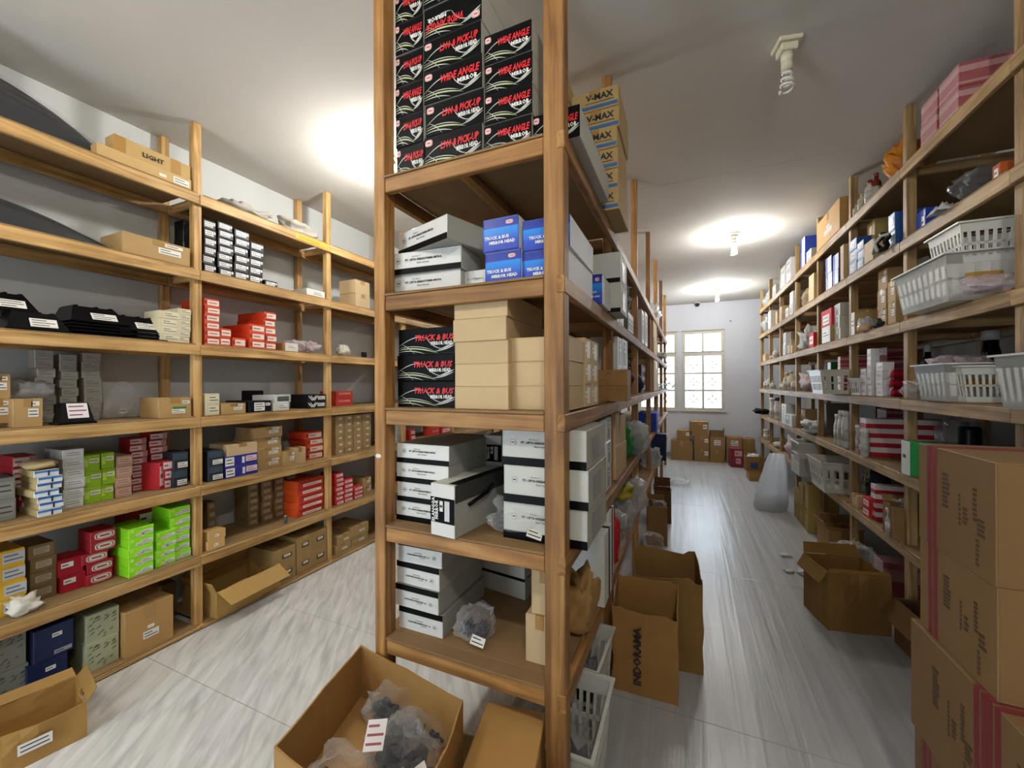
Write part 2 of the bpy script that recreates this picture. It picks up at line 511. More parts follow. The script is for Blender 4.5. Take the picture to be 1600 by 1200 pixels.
# style: body, front, top colours + printed / stuck parts on the front, fractions of width and height
LW = '#E6E4DC'
ST = {
 'kraft': (KRN, None, None, ['tape']),
 'kraftwarm': ('#B88E54', None, None, []),
 'kraftplain': (KRN, None, None, []),
 'kraftsm': ('#CFA869', None, None, [('label', .35, .6, .3, .6, 1)]),
 'kraftyel': ('#A89355', None, None, ['tape']),
 'kraftdark': ('#6B5233', None, None, ['tape', ('label', .3, .7, .6, .75, 1)]),
 'kraftold': ('#A98D5C', None, None, ['tape', ('label', .45, .75, .3, .5, 1)]),
 'kraftlab2': (KR, None, None, ['tape', ('label', .5, .85, .35, .65, 2), ('label', .6, .88, .74, .9, 1)]),
 'kraftlabs': ('#A3875A', None, None, [('label', .4, .72, .4, .66, 1)]),
 'kraftwhite': (KR, '#DAD8D0', None, [('label', .12, .85, .3, .75, 2)]),
 'kraftgreen': (KR, None, None, ['tape', ('label', .4, .8, .2, .42, 2), ('band', .42, .85, .44, .54, '#3F8A3A', 'green_print'), ('label', .72, .95, .68, .84, 1)]),
 'kraftwin': (KRN, None, None, [('label', .3, .72, .14, .86, 0, '#F0ECEA', '#777777'), ('label', .08, .24, .4, .7, 1)]),
 'kraftzig': ('#8E6B3D', None, None, [('slash', 3)]),
 'kraftbig': ('#B08A55', None, None, ['tape', ('label', .35, .68, .26, .42, 2), ('label', .44, .58, .47, .54, 0)]),
 'brownbig': ('#9C8050', None, None, ['tape', ('arrowlab', .38, .8, .4, .66)]),
 'brownlab': ('#86704C', None, None, [('label', .2, .8, .3, .75, 3, '#B8AE98', '#6A5A44')]),
 'pinkkraft': ('#B58F79', None, None, [('label', .1, .9, .3, .8, 2, '#C9A898', '#6A4A40')]),
 'longkraft': ('#B99A63', None, None, [('band', .0, .14, .0, 1., '#A87F3F', 'tape'), ('band', .72, .86, 0, 1, '#A87F3F', 'tape'), ('text', 'LIGHT', .48, .42, .42, '#2A2218', 0)]),
 'longkraft2': ('#C2A26C', None, None, [('label', .78, .97, .2, .75, 2), ('label', .62, .7, .3, .55, 0)]),
 'creamlab': ('#D9CFAC', None, None, [('label', .2, .95, .2, .85, 2, '#E2DCC4', '#4A463C')]),
 'filmgrey': ('#8A6E50', '#B4B5AF', None, [('label', .1, .9, .2, .8, 2, '#B4B5AE', '#707068'), 'film']),
 'greylab': ('#5C5E5E', '#8C908C', None, [('label', .1, .9, .2, .8, 2, '#9A9C98', '#4A4C4C')]),
 'redwhite': ('#B3252F', '#B02A35', None, [('label', .03, .7, .14, .86, 1, '#D9C6C2', '#8A4A4A'), ('slashw', .7)]),
 'redoval': ('#A8222F', '#AE2735', None, [('oval', .55, .5, .8, .66)]),
 'redlab': ('#A3182A', None, None, [('label', .12, .6, .5, .8, 1)]),
 'redlab2': ('#8A1420', None, None, [('label', .5, .95, .7, .9, 1), ('label', .5, .95, .42, .62, 1)]),
 'redplain': ('#C23A2C', None, None, [('label', .15, .85, .55, .8, 1, '#D58A7A', '#9A3A2C')]),
 'redlabs': ('#C32A2A', None, None, [('label', .15, .95, .2, .75, 1, '#E2C8C2', '#B04040')]),
 'orange': ('#D4451F', '#D2502F', None, [('label', .18, .96, .18, .8, 1, '#E6DAD0', '#B85A40'), ('band', .0, .12, .3, .7, '#7E2A18', 'print_mark')]),
 'orange2': ('#E0561C', '#C8402A', None, [('label', .2, .92, .12, .5, 1, '#E8D8CC', '#C04A30'), ('band', .1, .96, .56, .9, '#A8261E', 'red_print')]),
 'orangelab': ('#B85A2A', None, None, [('label', .3, .8, .15, .7, 1)]),
 'redsq': ('#C02030', None, None, [('label', .18, .82, .12, .7, 2, '#E0D8D0', '#888888')]),
 'redpink': ('#9A1C28', '#A83A40', None, [('wrap', .6, .86, '#B9807E'), ('wrap', .1, .2, '#B9807E'), 'film']),
 'redstripe': ('#D8CBC4', '#DCCFC8', None, [('wrap', .0, .48, '#B0182A')]),
 'maroon': ('#4A1A1E', None, None, [('label', .2, .8, .3, .7, 1, '#6A3A3A', '#2A1010')]),
 'bluestripe': ('#C0AB78', '#DDE4EA', None, [('band', .02, .98, .62, .95, '#3F74B4', 'blue_stripe'), ('band', .55, .62, .1, .9, '#1E2A4A', 'print_mark')]),
 'whitegrey': ('#A9ABA6', '#C3C6C4', None, [('label', .1, .92, .25, .8, 2, '#D0D3D2', '#6E7478')]),
 'whitelab': ('#D0CEC6', '#DAD8D2', None, [('label', .3, .9, .2, .8, 2)]),
 'whitescreen': ('#C4C6C0', '#CFD1CC', None, [('band', .12, .9, .2, .8, '#3E464C', 'dark_panel')]),
 'whitecube': ('#DCDAD8', '#E6E4E4', None, [('label', .2, .8, .3, .6, 1, '#CFCDD0', '#9A98A0')]),
 'silverbox': ('#C4C4C0', '#D4D6D6', None, [('band', .3, .72, .12, .9, '#8E9294', 'grey_print'), ('label', .4, .62, .55, .8, 1)]),
 'greycard': ('#8E8B82', None, None, [('band', 0, 1, .9, .96, '#6A675E', 'lid_line')]),
 'greenwhite': ('#2E8F48', '#D8E2D8', None, [('label', .2, .8, .3, .8, 1)]),
 'green': ('#7FA51C', '#86AE22', None, [('label', .35, .95, .5, .78, 1, '#C6CDB0', '#7A7A6A'), ('band', .02, .3, .3, .75, '#A8C850', 'green_print')]),
 'lime': ('#8DDC1C', '#97E628', None, [('label', .5, .97, .2, .62, 2, '#DDE0DA', '#5A5A5A'), ('label', .28, .6, .1, .38, 1, '#E8D2DA', '#A06A7A'), ('band', .06, .2, .56, .86, '#B8F05A', 'green_print')]),
 'yellow': ('#C9A02C', '#D2A82E', None, [('label', .35, 1.0, .2, .85, 2, '#B9BCC0', '#5A6068')]),
 'navy': ('#121C40', '#16244E', None, [('label', .45, .7, .62, .74, 1), ('label', .5, .95, .08, .2, 1, '#9AA0A8', '#30384A')]),
 'greypat': ('#80827A', '#8A8C82', None, [('slash', 7)]),
 'greenpat': ('#A0A585', '#A9AE8E', None, [('slash', 7)]),
 'kraftdark2': ('#8E6E42', None, None, ['tape']),
 'backlab': ('#8E6E42', None, None, ['tape', ('label', .68, .92, .5, .8, 1)]),
 'backlab2': ('#94724A', None, None, ['tape', ('label', .3, .75, .35, .75, 2)]),
 'redfloral': ('#7A2430', None, None, [('label', .3, .9, .6, .9, 1, '#C8A8A8', '#A84A54'), ('label', .4, .8, .2, .5, 1, '#C89AA0', '#A84A54')]),
 'blackwhite': ('#20252C', '#2A3038', None, [('label', .3, .95, .1, .4, 2), ('label', .05, .95, .55, .92, 0, '#3C4A58', '#3C4A58')]),
 'blacklab': ('#16161A', None, None, [('label', .25, .7, .12, .85, 3), ('label', .74, .95, .55, .8, 1)]),
 'blackplain': ('#17171A', None, None, [('label', .2, .7, .5, .8, 1, '#3A3C40', '#202226')]),
 'bwbox': ('#1A1A1C', '#26262A', None, [('label', .1, .78, .24, .8, 2, '#DCDCDA', '#55555A'), ('label', .82, .95, .5, .8, 0)]),
 'zigzag': ('#1C1C1E', '#232326', None, [('chev',), ('label', .55, .95, .25, .75, 2)]),
 'purple': ('#2C2A78', '#302E80', None, [('label', .0, .26, .12, .88, 2), ('label', .62, .97, .3, .82, 2, '#E0CCD0', '#A83040'), ('band', .5, .58, .2, .8, '#D8D8E4', 'white_print')]),
 'bluebox': ('#1E3C9A', '#2348B0', None, [('label', .6, .9, .2, .7, 1)]),
 'bluewhite': ('#2A4E8C', '#8FA6C6', None, [('oval', .5, .55, .7, .5), ('band', .1, .9, .06, .14, '#2A4E8C', 'blue_print')]),
 'bluewhite2': ('#2A3E98', '#D2DAE8', None, [('band', .0, .3, .0, 1., '#3A56B8', 'blue_print')]),
 'greybox': ('#B6B5AA', '#C0BFB5', None, ['tape']),
 'whitetall': ('#CFCFC8', '#CFCFC8', None, [('wrapx', .58, .72, '#17171A')]),
 'vmax': ('#B59A66', None, None, [('text', 'V-MAX', .6, .64, .42, '#2A2A28', 0), ('band', .2, .98, .1, .26, '#3B6CA8', 'blue_stripe'), ('band', .3, .9, .38, .41, '#4A443A', 'underline'), 'tape']),
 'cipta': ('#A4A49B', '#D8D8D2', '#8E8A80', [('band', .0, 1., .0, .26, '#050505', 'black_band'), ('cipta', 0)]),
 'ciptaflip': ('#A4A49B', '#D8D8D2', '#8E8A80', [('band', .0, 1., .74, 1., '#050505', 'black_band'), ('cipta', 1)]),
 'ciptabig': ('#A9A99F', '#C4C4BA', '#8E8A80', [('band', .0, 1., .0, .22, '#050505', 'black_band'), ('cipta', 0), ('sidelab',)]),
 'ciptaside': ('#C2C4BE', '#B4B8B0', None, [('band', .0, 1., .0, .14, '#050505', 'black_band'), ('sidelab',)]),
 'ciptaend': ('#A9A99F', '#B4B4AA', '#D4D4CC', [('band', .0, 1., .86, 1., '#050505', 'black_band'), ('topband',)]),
 'enddark': ('#A4A49B', '#D8D8D2', '#C4C4BA', [('band', .0, 1., .26, .74, '#050505', 'black_label'), ('endtext',), ('topband',)]),
 'enddark2': ('#A4A49B', '#C4C4BE', None, [('band', .0, 1., .26, .74, '#050505', 'black_label'), ('endtext',)]),
 'wide': ('#B4B3A8', '#060607', '#0A0A0B', ['swoosh', ('mir', 'WIDE ANGLE', 'MIRROR')]),
 'wideflip': ('#B4B3A8', '#060607', '#0A0A0B', ['swoosh', ('mir', 'WIDE ANGLE', 'MIRROR')]),
 'pickup': ('#B4B3A8', '#060607', '#0A0A0B', ['swoosh', ('mir', 'L300 & PICK-UP', 'MIRROR HEAD')]),
 'truck': ('#B4B3A8', '#060607', '#0A0A0B', ['swoosh', ('mir', 'TRUCK & BUS', 'MIRROR HEAD')]),
 'bluemir': ('#E2E5EA', 'BLUE', '#1F2F86', [('blue',)]),
}
CATS = {'vmax': 'carton'}
def make_box(style, w, d, h):
    body, front, top, parts = ST[style]
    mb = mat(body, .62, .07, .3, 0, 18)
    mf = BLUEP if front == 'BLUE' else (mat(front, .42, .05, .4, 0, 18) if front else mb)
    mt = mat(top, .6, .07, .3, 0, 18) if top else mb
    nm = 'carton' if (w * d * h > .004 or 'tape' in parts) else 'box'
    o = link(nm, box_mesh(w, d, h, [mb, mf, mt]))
    o['category'] = 'carton' if nm == 'carton' else 'box'
    for q in parts:
        if q == 'tape':
            tw = min(.05, w * .3)
            cx = .0
            b = MB().box(cx - tw / 2, cx + tw / 2, -.0006, d + .0006, h - .0003, h + .0007)
            b.box(cx - tw / 2, cx + tw / 2, -.0008, .0002, h * .72, h + .0006)
            key = ('tape', round(w, 3), round(d, 3), round(h, 3), body)
            if key not in LABM:
                LABM[key] = b.mesh('tape')
                LABM[key].materials.append(mat('#A8854F' if body != '#B6B5AA' else '#A8A79C', .25, .06, .5, rnd=.1))
            link('tape', LABM[key], o)
            if d > .14:
                key = ('flap', round(w, 3), round(d, 3), round(h, 3), body)
                if key not in LABM:
                    LABM[key] = MB().box(-w / 2 + .003, -.0012, .002, d - .002, h - .0006, h + .0004).box(.0012, w / 2 - .003, .002, d - .002, h - .0006, h + .0004).mesh('flap')
                    LABM[key].materials.append(mb)
                link('flap', LABM[key], o)
        elif q == 'film':
            f = link('shrink_film', box_mesh(w + .002, d + .002, h, [FILM], False), o)
            f.location.y = -.0015
        elif q == 'swoosh':
            link('printed_swoosh', swoosh_mesh(w, h), o)
        else:
            k = q[0]
            if k == 'label':
                x0, x1, z0, z1, n = q[1:6]
                cs = q[6:] or (LW, '#44443F')
                e = link('label', label_mesh((x1 - x0) * w, (z1 - z0) * h, n, *cs), o)
                e.location = ((x0 + x1) / 2 * w - w / 2, 0, z0 * h)
            elif k == 'band':
                x0, x1, z0, z1, hx, pn = q[1:]
                e = link(pn, label_mesh((x1 - x0) * w, (z1 - z0) * h, 0, hx, hx, .0006), o)
                e.location = ((x0 + x1) / 2 * w - w / 2, 0, z0 * h)
            elif k == 'text':
                s, x, z, sz, hx, sh = q[1:]
                text(o, s, sz * h, (x - .5) * w, -.0012, z * h, mat(hx, .5, .05, rnd=0), sh, .03)
            elif k == 'oval':
                x, z, ww, hh = q[1:]
                e = link('badge', oval_mesh(ww * w, hh * h, '#DDD6D0', '#A9404A' if style == 'redoval' else '#5A78B0'), o)
                e.location = ((x - .5) * w, -.0002, z * h)
            elif k == 'wrap':
                z0, z1, hx = q[1:]
                e = link('printed_band', box_mesh(w + .001, d + .001, (z1 - z0) * h, [mat(hx, .5, .06)], False), o)
                e.location = (0, -.0005, max(z0 * h, .0005))
            elif k == 'wrapx':
                x0, x1, hx = q[1:]
                e = link('black_stripe', box_mesh((x1 - x0) * w, d + .001, h + .0006, [mat(hx, .5, .06)], False), o)
                e.location = (((x0 + x1) / 2 - .5) * w, -.0006, 0)
                e = link('black_stripe', box_mesh(.001, d * .16, h * .9, [mat(hx, .5, .06)], False), o)
                e.location = (w / 2, d * .6, 0)
            elif k in ('slash', 'slashw'):
                key = (k, q[1], round(w, 3), round(h, 3), style)
                if key not in LABM:
                    b = MB()
                    rg = random.Random(5)
                    if k == 'slash':
                        for i in range(q[1] * 3):
                            x, z = rg.uniform(-.45, .3) * w, rg.uniform(.06, .86) * h
                            ll = rg.uniform(.08, .16) * w
                            b.quadbox((x, -.0008, z), (x + ll, -.0008, z + ll * .35), (x + ll, -.0008, z + ll * .35 + .006), (x, -.0008, z + .003), (0, .0006, 0))
                    else:
                        for i in range(4):
                            x = (q[1] - .5 + i * .075) * w
                            b.quadbox((x, -.0008, .05 * h), (x + .03 * w, -.0008, .05 * h), (x + .07 * w, -.0008, .95 * h), (x + .04 * w, -.0008, .95 * h), (0, .0006, 0))
                    LABM[key] = b.mesh('print')
                    LABM[key].materials.append(mat({'kraftzig': '#7A5A2E', 'redwhite': '#DCC8C4'}.get(style, '#55584C'), .5, .05, rnd=0))
                link('slanted_print', LABM[key], o)['kind'] = 'stuff'
            elif k == 'chev':
                key = ('chev', round(w, 3), round(h, 3))
                if key not in LABM:
                    b = MB()
                    for i, (xa, xm, xb) in enumerate(((-.48, -.28, -.06), (-.36, -.16, .04))):
                        for (a, c) in ((xa, xm), (xm, xb)):
                            za, zc = (.9, .3) if a == xa else (.3, .9)
                            b.quadbox((a * w, -.0008, za * h), (c * w, -.0008, zc * h), (c * w, -.0008, zc * h - .2 * h), (a * w, -.0008, za * h - .2 * h), (0, .0006, 0))
                    LABM[key] = b.mesh('chevron')
                    LABM[key].materials.append(WHT)
                link('printed_chevron', LABM[key], o)
            elif k == 'arrowlab':
                x0, x1, z0, z1 = q[1:]
                e = link('label', label_mesh((x1 - x0) * w * .75, (z1 - z0) * h * .5, 1), o)
                e.location = ((x0 + x1) / 2 * w - w / 2, 0, (z0 + (z1 - z0) * .2) * h)
                e = link('printed_border', label_mesh((x1 - x0) * w * 1.1, (z1 - z0) * h, 0, '#4A3A22', '#4A3A22', .0004), o)
                e.location = ((x0 + x1) / 2 * w - w / 2, 0, (z0 - .04) * h)
            elif k == 'cipta':
                ln, sz = 'PT. CIPTA KREASI PRIMA MUDA', min(.16 * h, .036 * w)
                fl = q[1]
                r = math.pi if fl else 0
                sg = -1 if fl else 1
                cx, cz = (0.03 if w < .25 else .02) * w * sg - (0 if fl else .03 * w), (.40 if fl else .62) * h
                text(o, ln, sz, cx, -.0008, cz, INK, 0, .02, r)
                text(o, 'A Product of', sz * .6, cx - .1 * w * sg, -.0008, cz + sg * sz * 1.1, INK, 0, .0, r)
                text(o, 'Bogor, Indonesia', sz * .7, cx, -.0008, cz - sg * sz * 1.15, INK, 0, .0, r)
                em = link('emblem', oval_mesh(sz * 2.1, sz * 2.1, '#D0D0CA', '#55564F'), o)
                em.location = (cx - sg * sz * 9.8, -.0004, cz)
            elif k == 'sidelab':
                b = label_mesh(d * .42, h * .66, 0, '#8B8D86', '#8B8D86')
                e = link('label', b, o)
                e.matrix_local = Matrix.Translation((w / 2 + .0004, d * .45, h * .1)) @ Matrix.Rotation(R(90), 4, 'Z')
            elif k == 'topband':
                b = MB().box(w * .12, w / 2, .02, d - .01, h - .0006, h + .0006)
                b.obj('black_band', INK, o)
                if style == 'enddark':
                    MB().box(w / 2 - .0004, w / 2 + .0006, .004, d - .004, h * .66, h).obj('black_side_band', mat('#3A3A38', .5, .05, rnd=0), o)
                    b = MB().tube([(w / 2 + .006, d * .2, h * .55), (w / 2 + .012, d * .27, h * .6), (w / 2 + .012, d * .5, h * .68), (w / 2 + .006, d * .62, h * .78)], .007, 7)
                    b.obj('carry_handle', mat('#101012', .35, .05, rnd=0), o, True)
            elif k == 'endtext':
                text(o, 'ELANGGA\nMIRROR', .17 * w, -.3 * w, -.0012, .5 * h, WHT, 0, .03, R(90))
                e = link('label', label_mesh(.13 * w, .2 * h, 1), o)
                e.location = (-.04 * w, -.0008, .48 * h)
                e = link('label', label_mesh(.2 * w, .38 * h, 0, '#CFD0D0', '#888888'), o)
                e.location = (.2 * w, -.0008, .31 * h)
            elif k == 'mir':
                red = mat('#D8262E', .45, .05, rnd=0)
                a, c = q[1:]
                fl = style == 'wideflip'
                r = math.pi if fl else 0
                sg = -1 if fl else 1
                s = .3 * h
                nar = {'WIDE ANGLE': .86, 'TRUCK & BUS': .8}.get(a, .66)
                cx = sg * .12 * w
                cz = h * (.62 if not fl else .38)
                me = text_mesh(a, s, .25, .03, red)
                wid = me.get('wid')
                if wid is None:
                    xs = [v.co.x for v in me.vertices]
                    wid = max(xs) - min(xs)
                    me['wid'] = wid
                sx = min(1, .66 * w / wid)
                text(o, a, s, cx, -.0009, cz, red, .25, .03, r, sx=sx)
                me2 = text_mesh(c, s * .62, 0, .03, WHT)
                xs = [v.co.x for v in me2.vertices]
                sx2 = min(1, .36 * w / (max(xs) - min(xs)))
                text(o, c, s * .62, cx + sg * .14 * w, -.0012, cz - sg * s * .72, WHT, 0, .03, r, sx=sx2)
                if style != 'truck':
                    e = link('badge', oval_mesh(.13 * w, .2 * h, '#E6CFCB', '#C8504A'), o)
                    e.location = (-sg * .41 * w, -.0006, h * (.8 if not fl else .2))
            elif k == 'blue':
                sz = min(.13 * h, .11 * w)
                text(o, 'TRUCK & BUS', sz, -.1 * w, -.001, .4 * h, WHT, 0, .045)
                text(o, 'MIRROR HEAD', sz, .05 * w, -.001, .25 * h, WHT, 0, .045)
                e = link('badge', oval_mesh(.2 * w, .12 * h, '#E8CFC8', '#C8604A'), o)
                e.location = (.26 * w, -.0006, .82 * h)
    return o
# ------------------------------------------------------------------ placing along the shelving faces
def fmat(face, u, off, z, rot=0.):
    """frame with x along the face, y into the shelf, z up"""
    if face == 'L':
        m = Matrix.Translation((XL - off, u, z)) @ Matrix.Rotation(R(90), 4, 'Z')
    elif face == 'C':
        m = Matrix.Translation((-off, u, z)) @ Matrix.Rotation(R(90), 4, 'Z')
    elif face == 'R':
        m = Matrix.Translation((XR + off, u, z)) @ Matrix.Rotation(R(-90), 4, 'Z')
    else:
        m = Matrix.Translation((u, off, z))
    return m @ Matrix.Rotation(rot, 4, 'Z')
RG = random.Random(11)
ORD = ['bottom', 'second', 'third', 'fourth', 'fifth', 'sixth', 'seventh', 'eighth', 'ninth']
MIXC = {'mixl': ['pickup', 'pickup', 'wide', 'pickup', 'wide', 'wide'], 'mix': ['pickup', 'pickup', 'wide', 'pickup', 'wideflip', 'wide']}
NEST = {}
def copy_tree(o):
    c = o.copy()
    C.objects.link(c)
    for ch in o.children:
        e = ch.copy()
        C.objects.link(e)
        e.parent = c
    return c
def S(face, u, off, z, w, d, h, n, style, desc, place, jit=.006, rot=0.):
    """a stack of n like boxes, each one a thing"""
    first = {}
    for k in range(n):
        st = MIXC[style][k] if style in MIXC else style
        if st in first:
            o = copy_tree(first[st])
        else:
            o = first[st] = make_box(st, w, d, h)
        j = jit if n > 1 else 0
        du, do, dr = RG.uniform(-j, j), RG.uniform(0, j), RG.uniform(-j, j) * 1.6
        if n == 1:
            l = desc + ' ' + place
        else:
            l = desc + ', ' + ('topmost' if k == n - 1 else 'bottom one' if k == 0 else ORD[k] + ' up') + ', ' + place
        o['label'] = l
        if n > 1:
            o['group'] = place
        # pivot on the box centre
        o.matrix_world = fmat(face, u + du * (1 if face != 'R' else -1), off + do, z + k * h, 0) @ Matrix.Translation((0, d / 2, 0)) @ Matrix.Rotation(rot + dr, 4, 'Z') @ Matrix.Translation((0, -d / 2, .0004))
def G(fn, face, u, off, z, w, d, h, lab_, cat_, rot=0., **kw):
    o = fn(w, d, h, **kw)
    o['label'] = lab_
    o['category'] = cat_
    o.matrix_world = fmat(face, u, off, z, 0) @ Matrix.Translation((0, d / 2, 0)) @ Matrix.Rotation(rot, 4, 'Z') @ Matrix.Translation((0, -d / 2, .0005))
    return o
# ------------------------------------------------------------------ the room
def struct(name, mb_, mats, parent=None, smooth=False):
    o = mb_.obj(name, mats, parent, smooth)
    if parent is None:
        o['kind'] = 'structure'
    return o
def floor_mat(name, base, hi, lo, sx, sy, ang, amt, rough, bump):
    m = bpy.data.materials.new(name)
    m.use_nodes = True
    nt = m.node_tree
    p = nt.nodes['Principled BSDF']
    p.inputs['Specular IOR Level'].default_value = .55
    tc = N(nt, 'ShaderNodeTexCoord')
    mr = N(nt, 'ShaderNodeMapping')
    mr.inputs['Rotation'].default_value = (0, 0, ang)
    L(nt, tc.outputs['Object'], mr.inputs['Vector'])
    mp = N(nt, 'ShaderNodeMapping')
    mp.inputs['Scale'].default_value = (sx, sy, 1)
    L(nt, mr.outputs[0], mp.inputs['Vector'])
    n1 = N(nt, 'ShaderNodeTexNoise')
    n1.inputs['Scale'].default_value = 1
    n1.inputs['Detail'].default_value = 4
    n1.inputs['Distortion'].default_value = .6
    L(nt, mp.outputs[0], n1.inputs['Vector'])
    rp = N(nt, 'ShaderNodeValToRGB')
    for i, (q, h) in enumerate(((.3, lo), (.72, hi))):
        rp.color_ramp.elements[i].position = q
        rp.color_ramp.elements[i].color = (*lin(h), 1)
    e = rp.color_ramp.elements.new(.5)
    e.color = (*lin(base), 1)
    L(nt, n1.outputs['Fac'], rp.inputs[0])
    n2 = N(nt, 'ShaderNodeTexNoise')
    n2.inputs['Scale'].default_value = 2.2
    n2.inputs['Detail'].default_value = 6
    L(nt, tc.outputs['Object'], n2.inputs['Vector'])
    mx = N(nt, 'ShaderNodeMix', data_type='RGBA', blend_type='MULTIPLY')
    mx.inputs['Factor'].default_value = amt
    L(nt, rp.outputs[0], mx.inputs['A'])
    L(nt, n2.outputs['Color'], mx.inputs['B'])
    rg = N(nt, 'ShaderNodeHueSaturation')
    rg.inputs['Saturation'].default_value = .25
    rg.inputs['Value'].default_value = 1.0
    L(nt, mx.outputs['Result'], rg.inputs['Color'])
    L(nt, rg.outputs[0], p.inputs['Base Color'])
    ro = N(nt, 'ShaderNodeMath', operation='MULTIPLY_ADD')
    L(nt, n2.outputs['Fac'], ro.inputs[0])
    ro.inputs[1].default_value = .1
    ro.inputs[2].default_value = rough - .05
    L(nt, ro.outputs[0], p.inputs['Roughness'])
    bp = N(nt, 'ShaderNodeBump')
    bp.inputs['Strength'].default_value = bump
    bp.inputs['Distance'].default_value = .01
    L(nt, n1.outputs['Fac'], bp.inputs['Height'])
    L(nt, bp.outputs[0], p.inputs['Normal'])
    return m
FL_L = floor_mat('streaked_vinyl', '#DCDCD0', '#F0F0E6', '#C0C2B6', 26, 3.6, R(-36), .1, .42, .12)
FL_R = floor_mat('worn_vinyl', '#B4B9B9', '#C2C7C7', '#A6ABAA', 20, .7, 0, .22, .30, .3)
PLASTER = mat('#CACED6', .8, .035, .2, .05, 4, 0)
CEIL = mat('#D0CDC5', .85, .06, .2, .08, 3, 0)
fl = struct('floor', MB().box(XWL - .1, XWR + .1, YF - .1, YB + .15, -.12, -.004), mat('#6E6E68', .8, rnd=0))
ys = [YF, -1.25, -.6, .05, .70, 1.35, 2.0, 3.1, 4.3, 5.5, 6.6, YB]
for a, b in zip(ys, ys[1:]):
    struct('floor_sheet', MB().box(XWL, -.42, a + .0015, b - .0015, -.004, 0), FL_L, fl)
ys = [YF, -.9, .8, 2.37, 4.26, 6.1, YB]
for a, b in zip(ys, ys[1:]):
    struct('floor_sheet', MB().box(-.4185, XWR, a + .0015, b - .0015, -.004, 0), FL_R, fl)
ce = struct('ceiling', MB().box(XWL - .1, XWR + .1, YF - .1, YB + .15, HC + .012, HC + .12), CEIL)
ys = [YF, 2.32, YB]
for a, b in zip(ys, ys[1:]):
    struct('ceiling_panel', MB().box(XWL, XWR, a + .002, b - .002, HC, HC + .012), CEIL, ce)
struct('wall_left', MB().box(XWL - .1, XWL, YF - .1, YB + .15, 0, HC + .012), mat('#C9CCCA', .8, .035, .2, .05, 4, 0))
struct('wall_right', MB().box(XWR, XWR + .1, YF - .1, YB + .15, 0, HC + .012), mat('#C9CCCA', .8, .035, .2, .05, 4, 0))
b = MB()
b.box(XWL, DX0, YF - .1, YF, 0, HC + .012)
b.box(DX1, XWR, YF - .1, YF, 0, HC + .012)
b.box(DX0, DX1, YF - .1, YF, DZ, HC + .012)
struct('wall_front', b, PLASTER)
WX = [(-.62, .14), (.24, 1.0)]
wz0, wz1 = .96, 2.55
b = MB()
for x0, x1 in ((XWL, WX[0][0]), (WX[0][1], WX[1][0]), (WX[1][1], XWR)):
    b.box(x0, x1, YB, YB + .15, 0, HC + .012)
for x0, x1 in WX:
    b.box(x0, x1, YB, YB + .15, 0, wz0)
    b.box(x0, x1, YB, YB + .15, wz1, HC + .012)
struct('wall_back', b, PLASTER)
CREAM = mat('#C6C5B8', .5, .05, .4, 0, 20, 0)
GLASS = bpy.data.materials.new('window_glass')
GLASS.use_nodes = True
nt = GLASS.node_tree
nt.nodes.clear()
o_ = N(nt, 'ShaderNodeOutputMaterial')
mx = N(nt, 'ShaderNodeMixShader')
mx.inputs[0].default_value = .06
tr = N(nt, 'ShaderNodeBsdfTransparent')
gl = N(nt, 'ShaderNodeBsdfGlossy')
gl.inputs['Roughness'].default_value = .05
L(nt, tr.outputs[0], mx.inputs[1])
L(nt, gl.outputs[0], mx.inputs[2])
L(nt, mx.outputs[0], o_.inputs[0])
GRIL = mat('#B9B9B2', .5, .05, rnd=0)
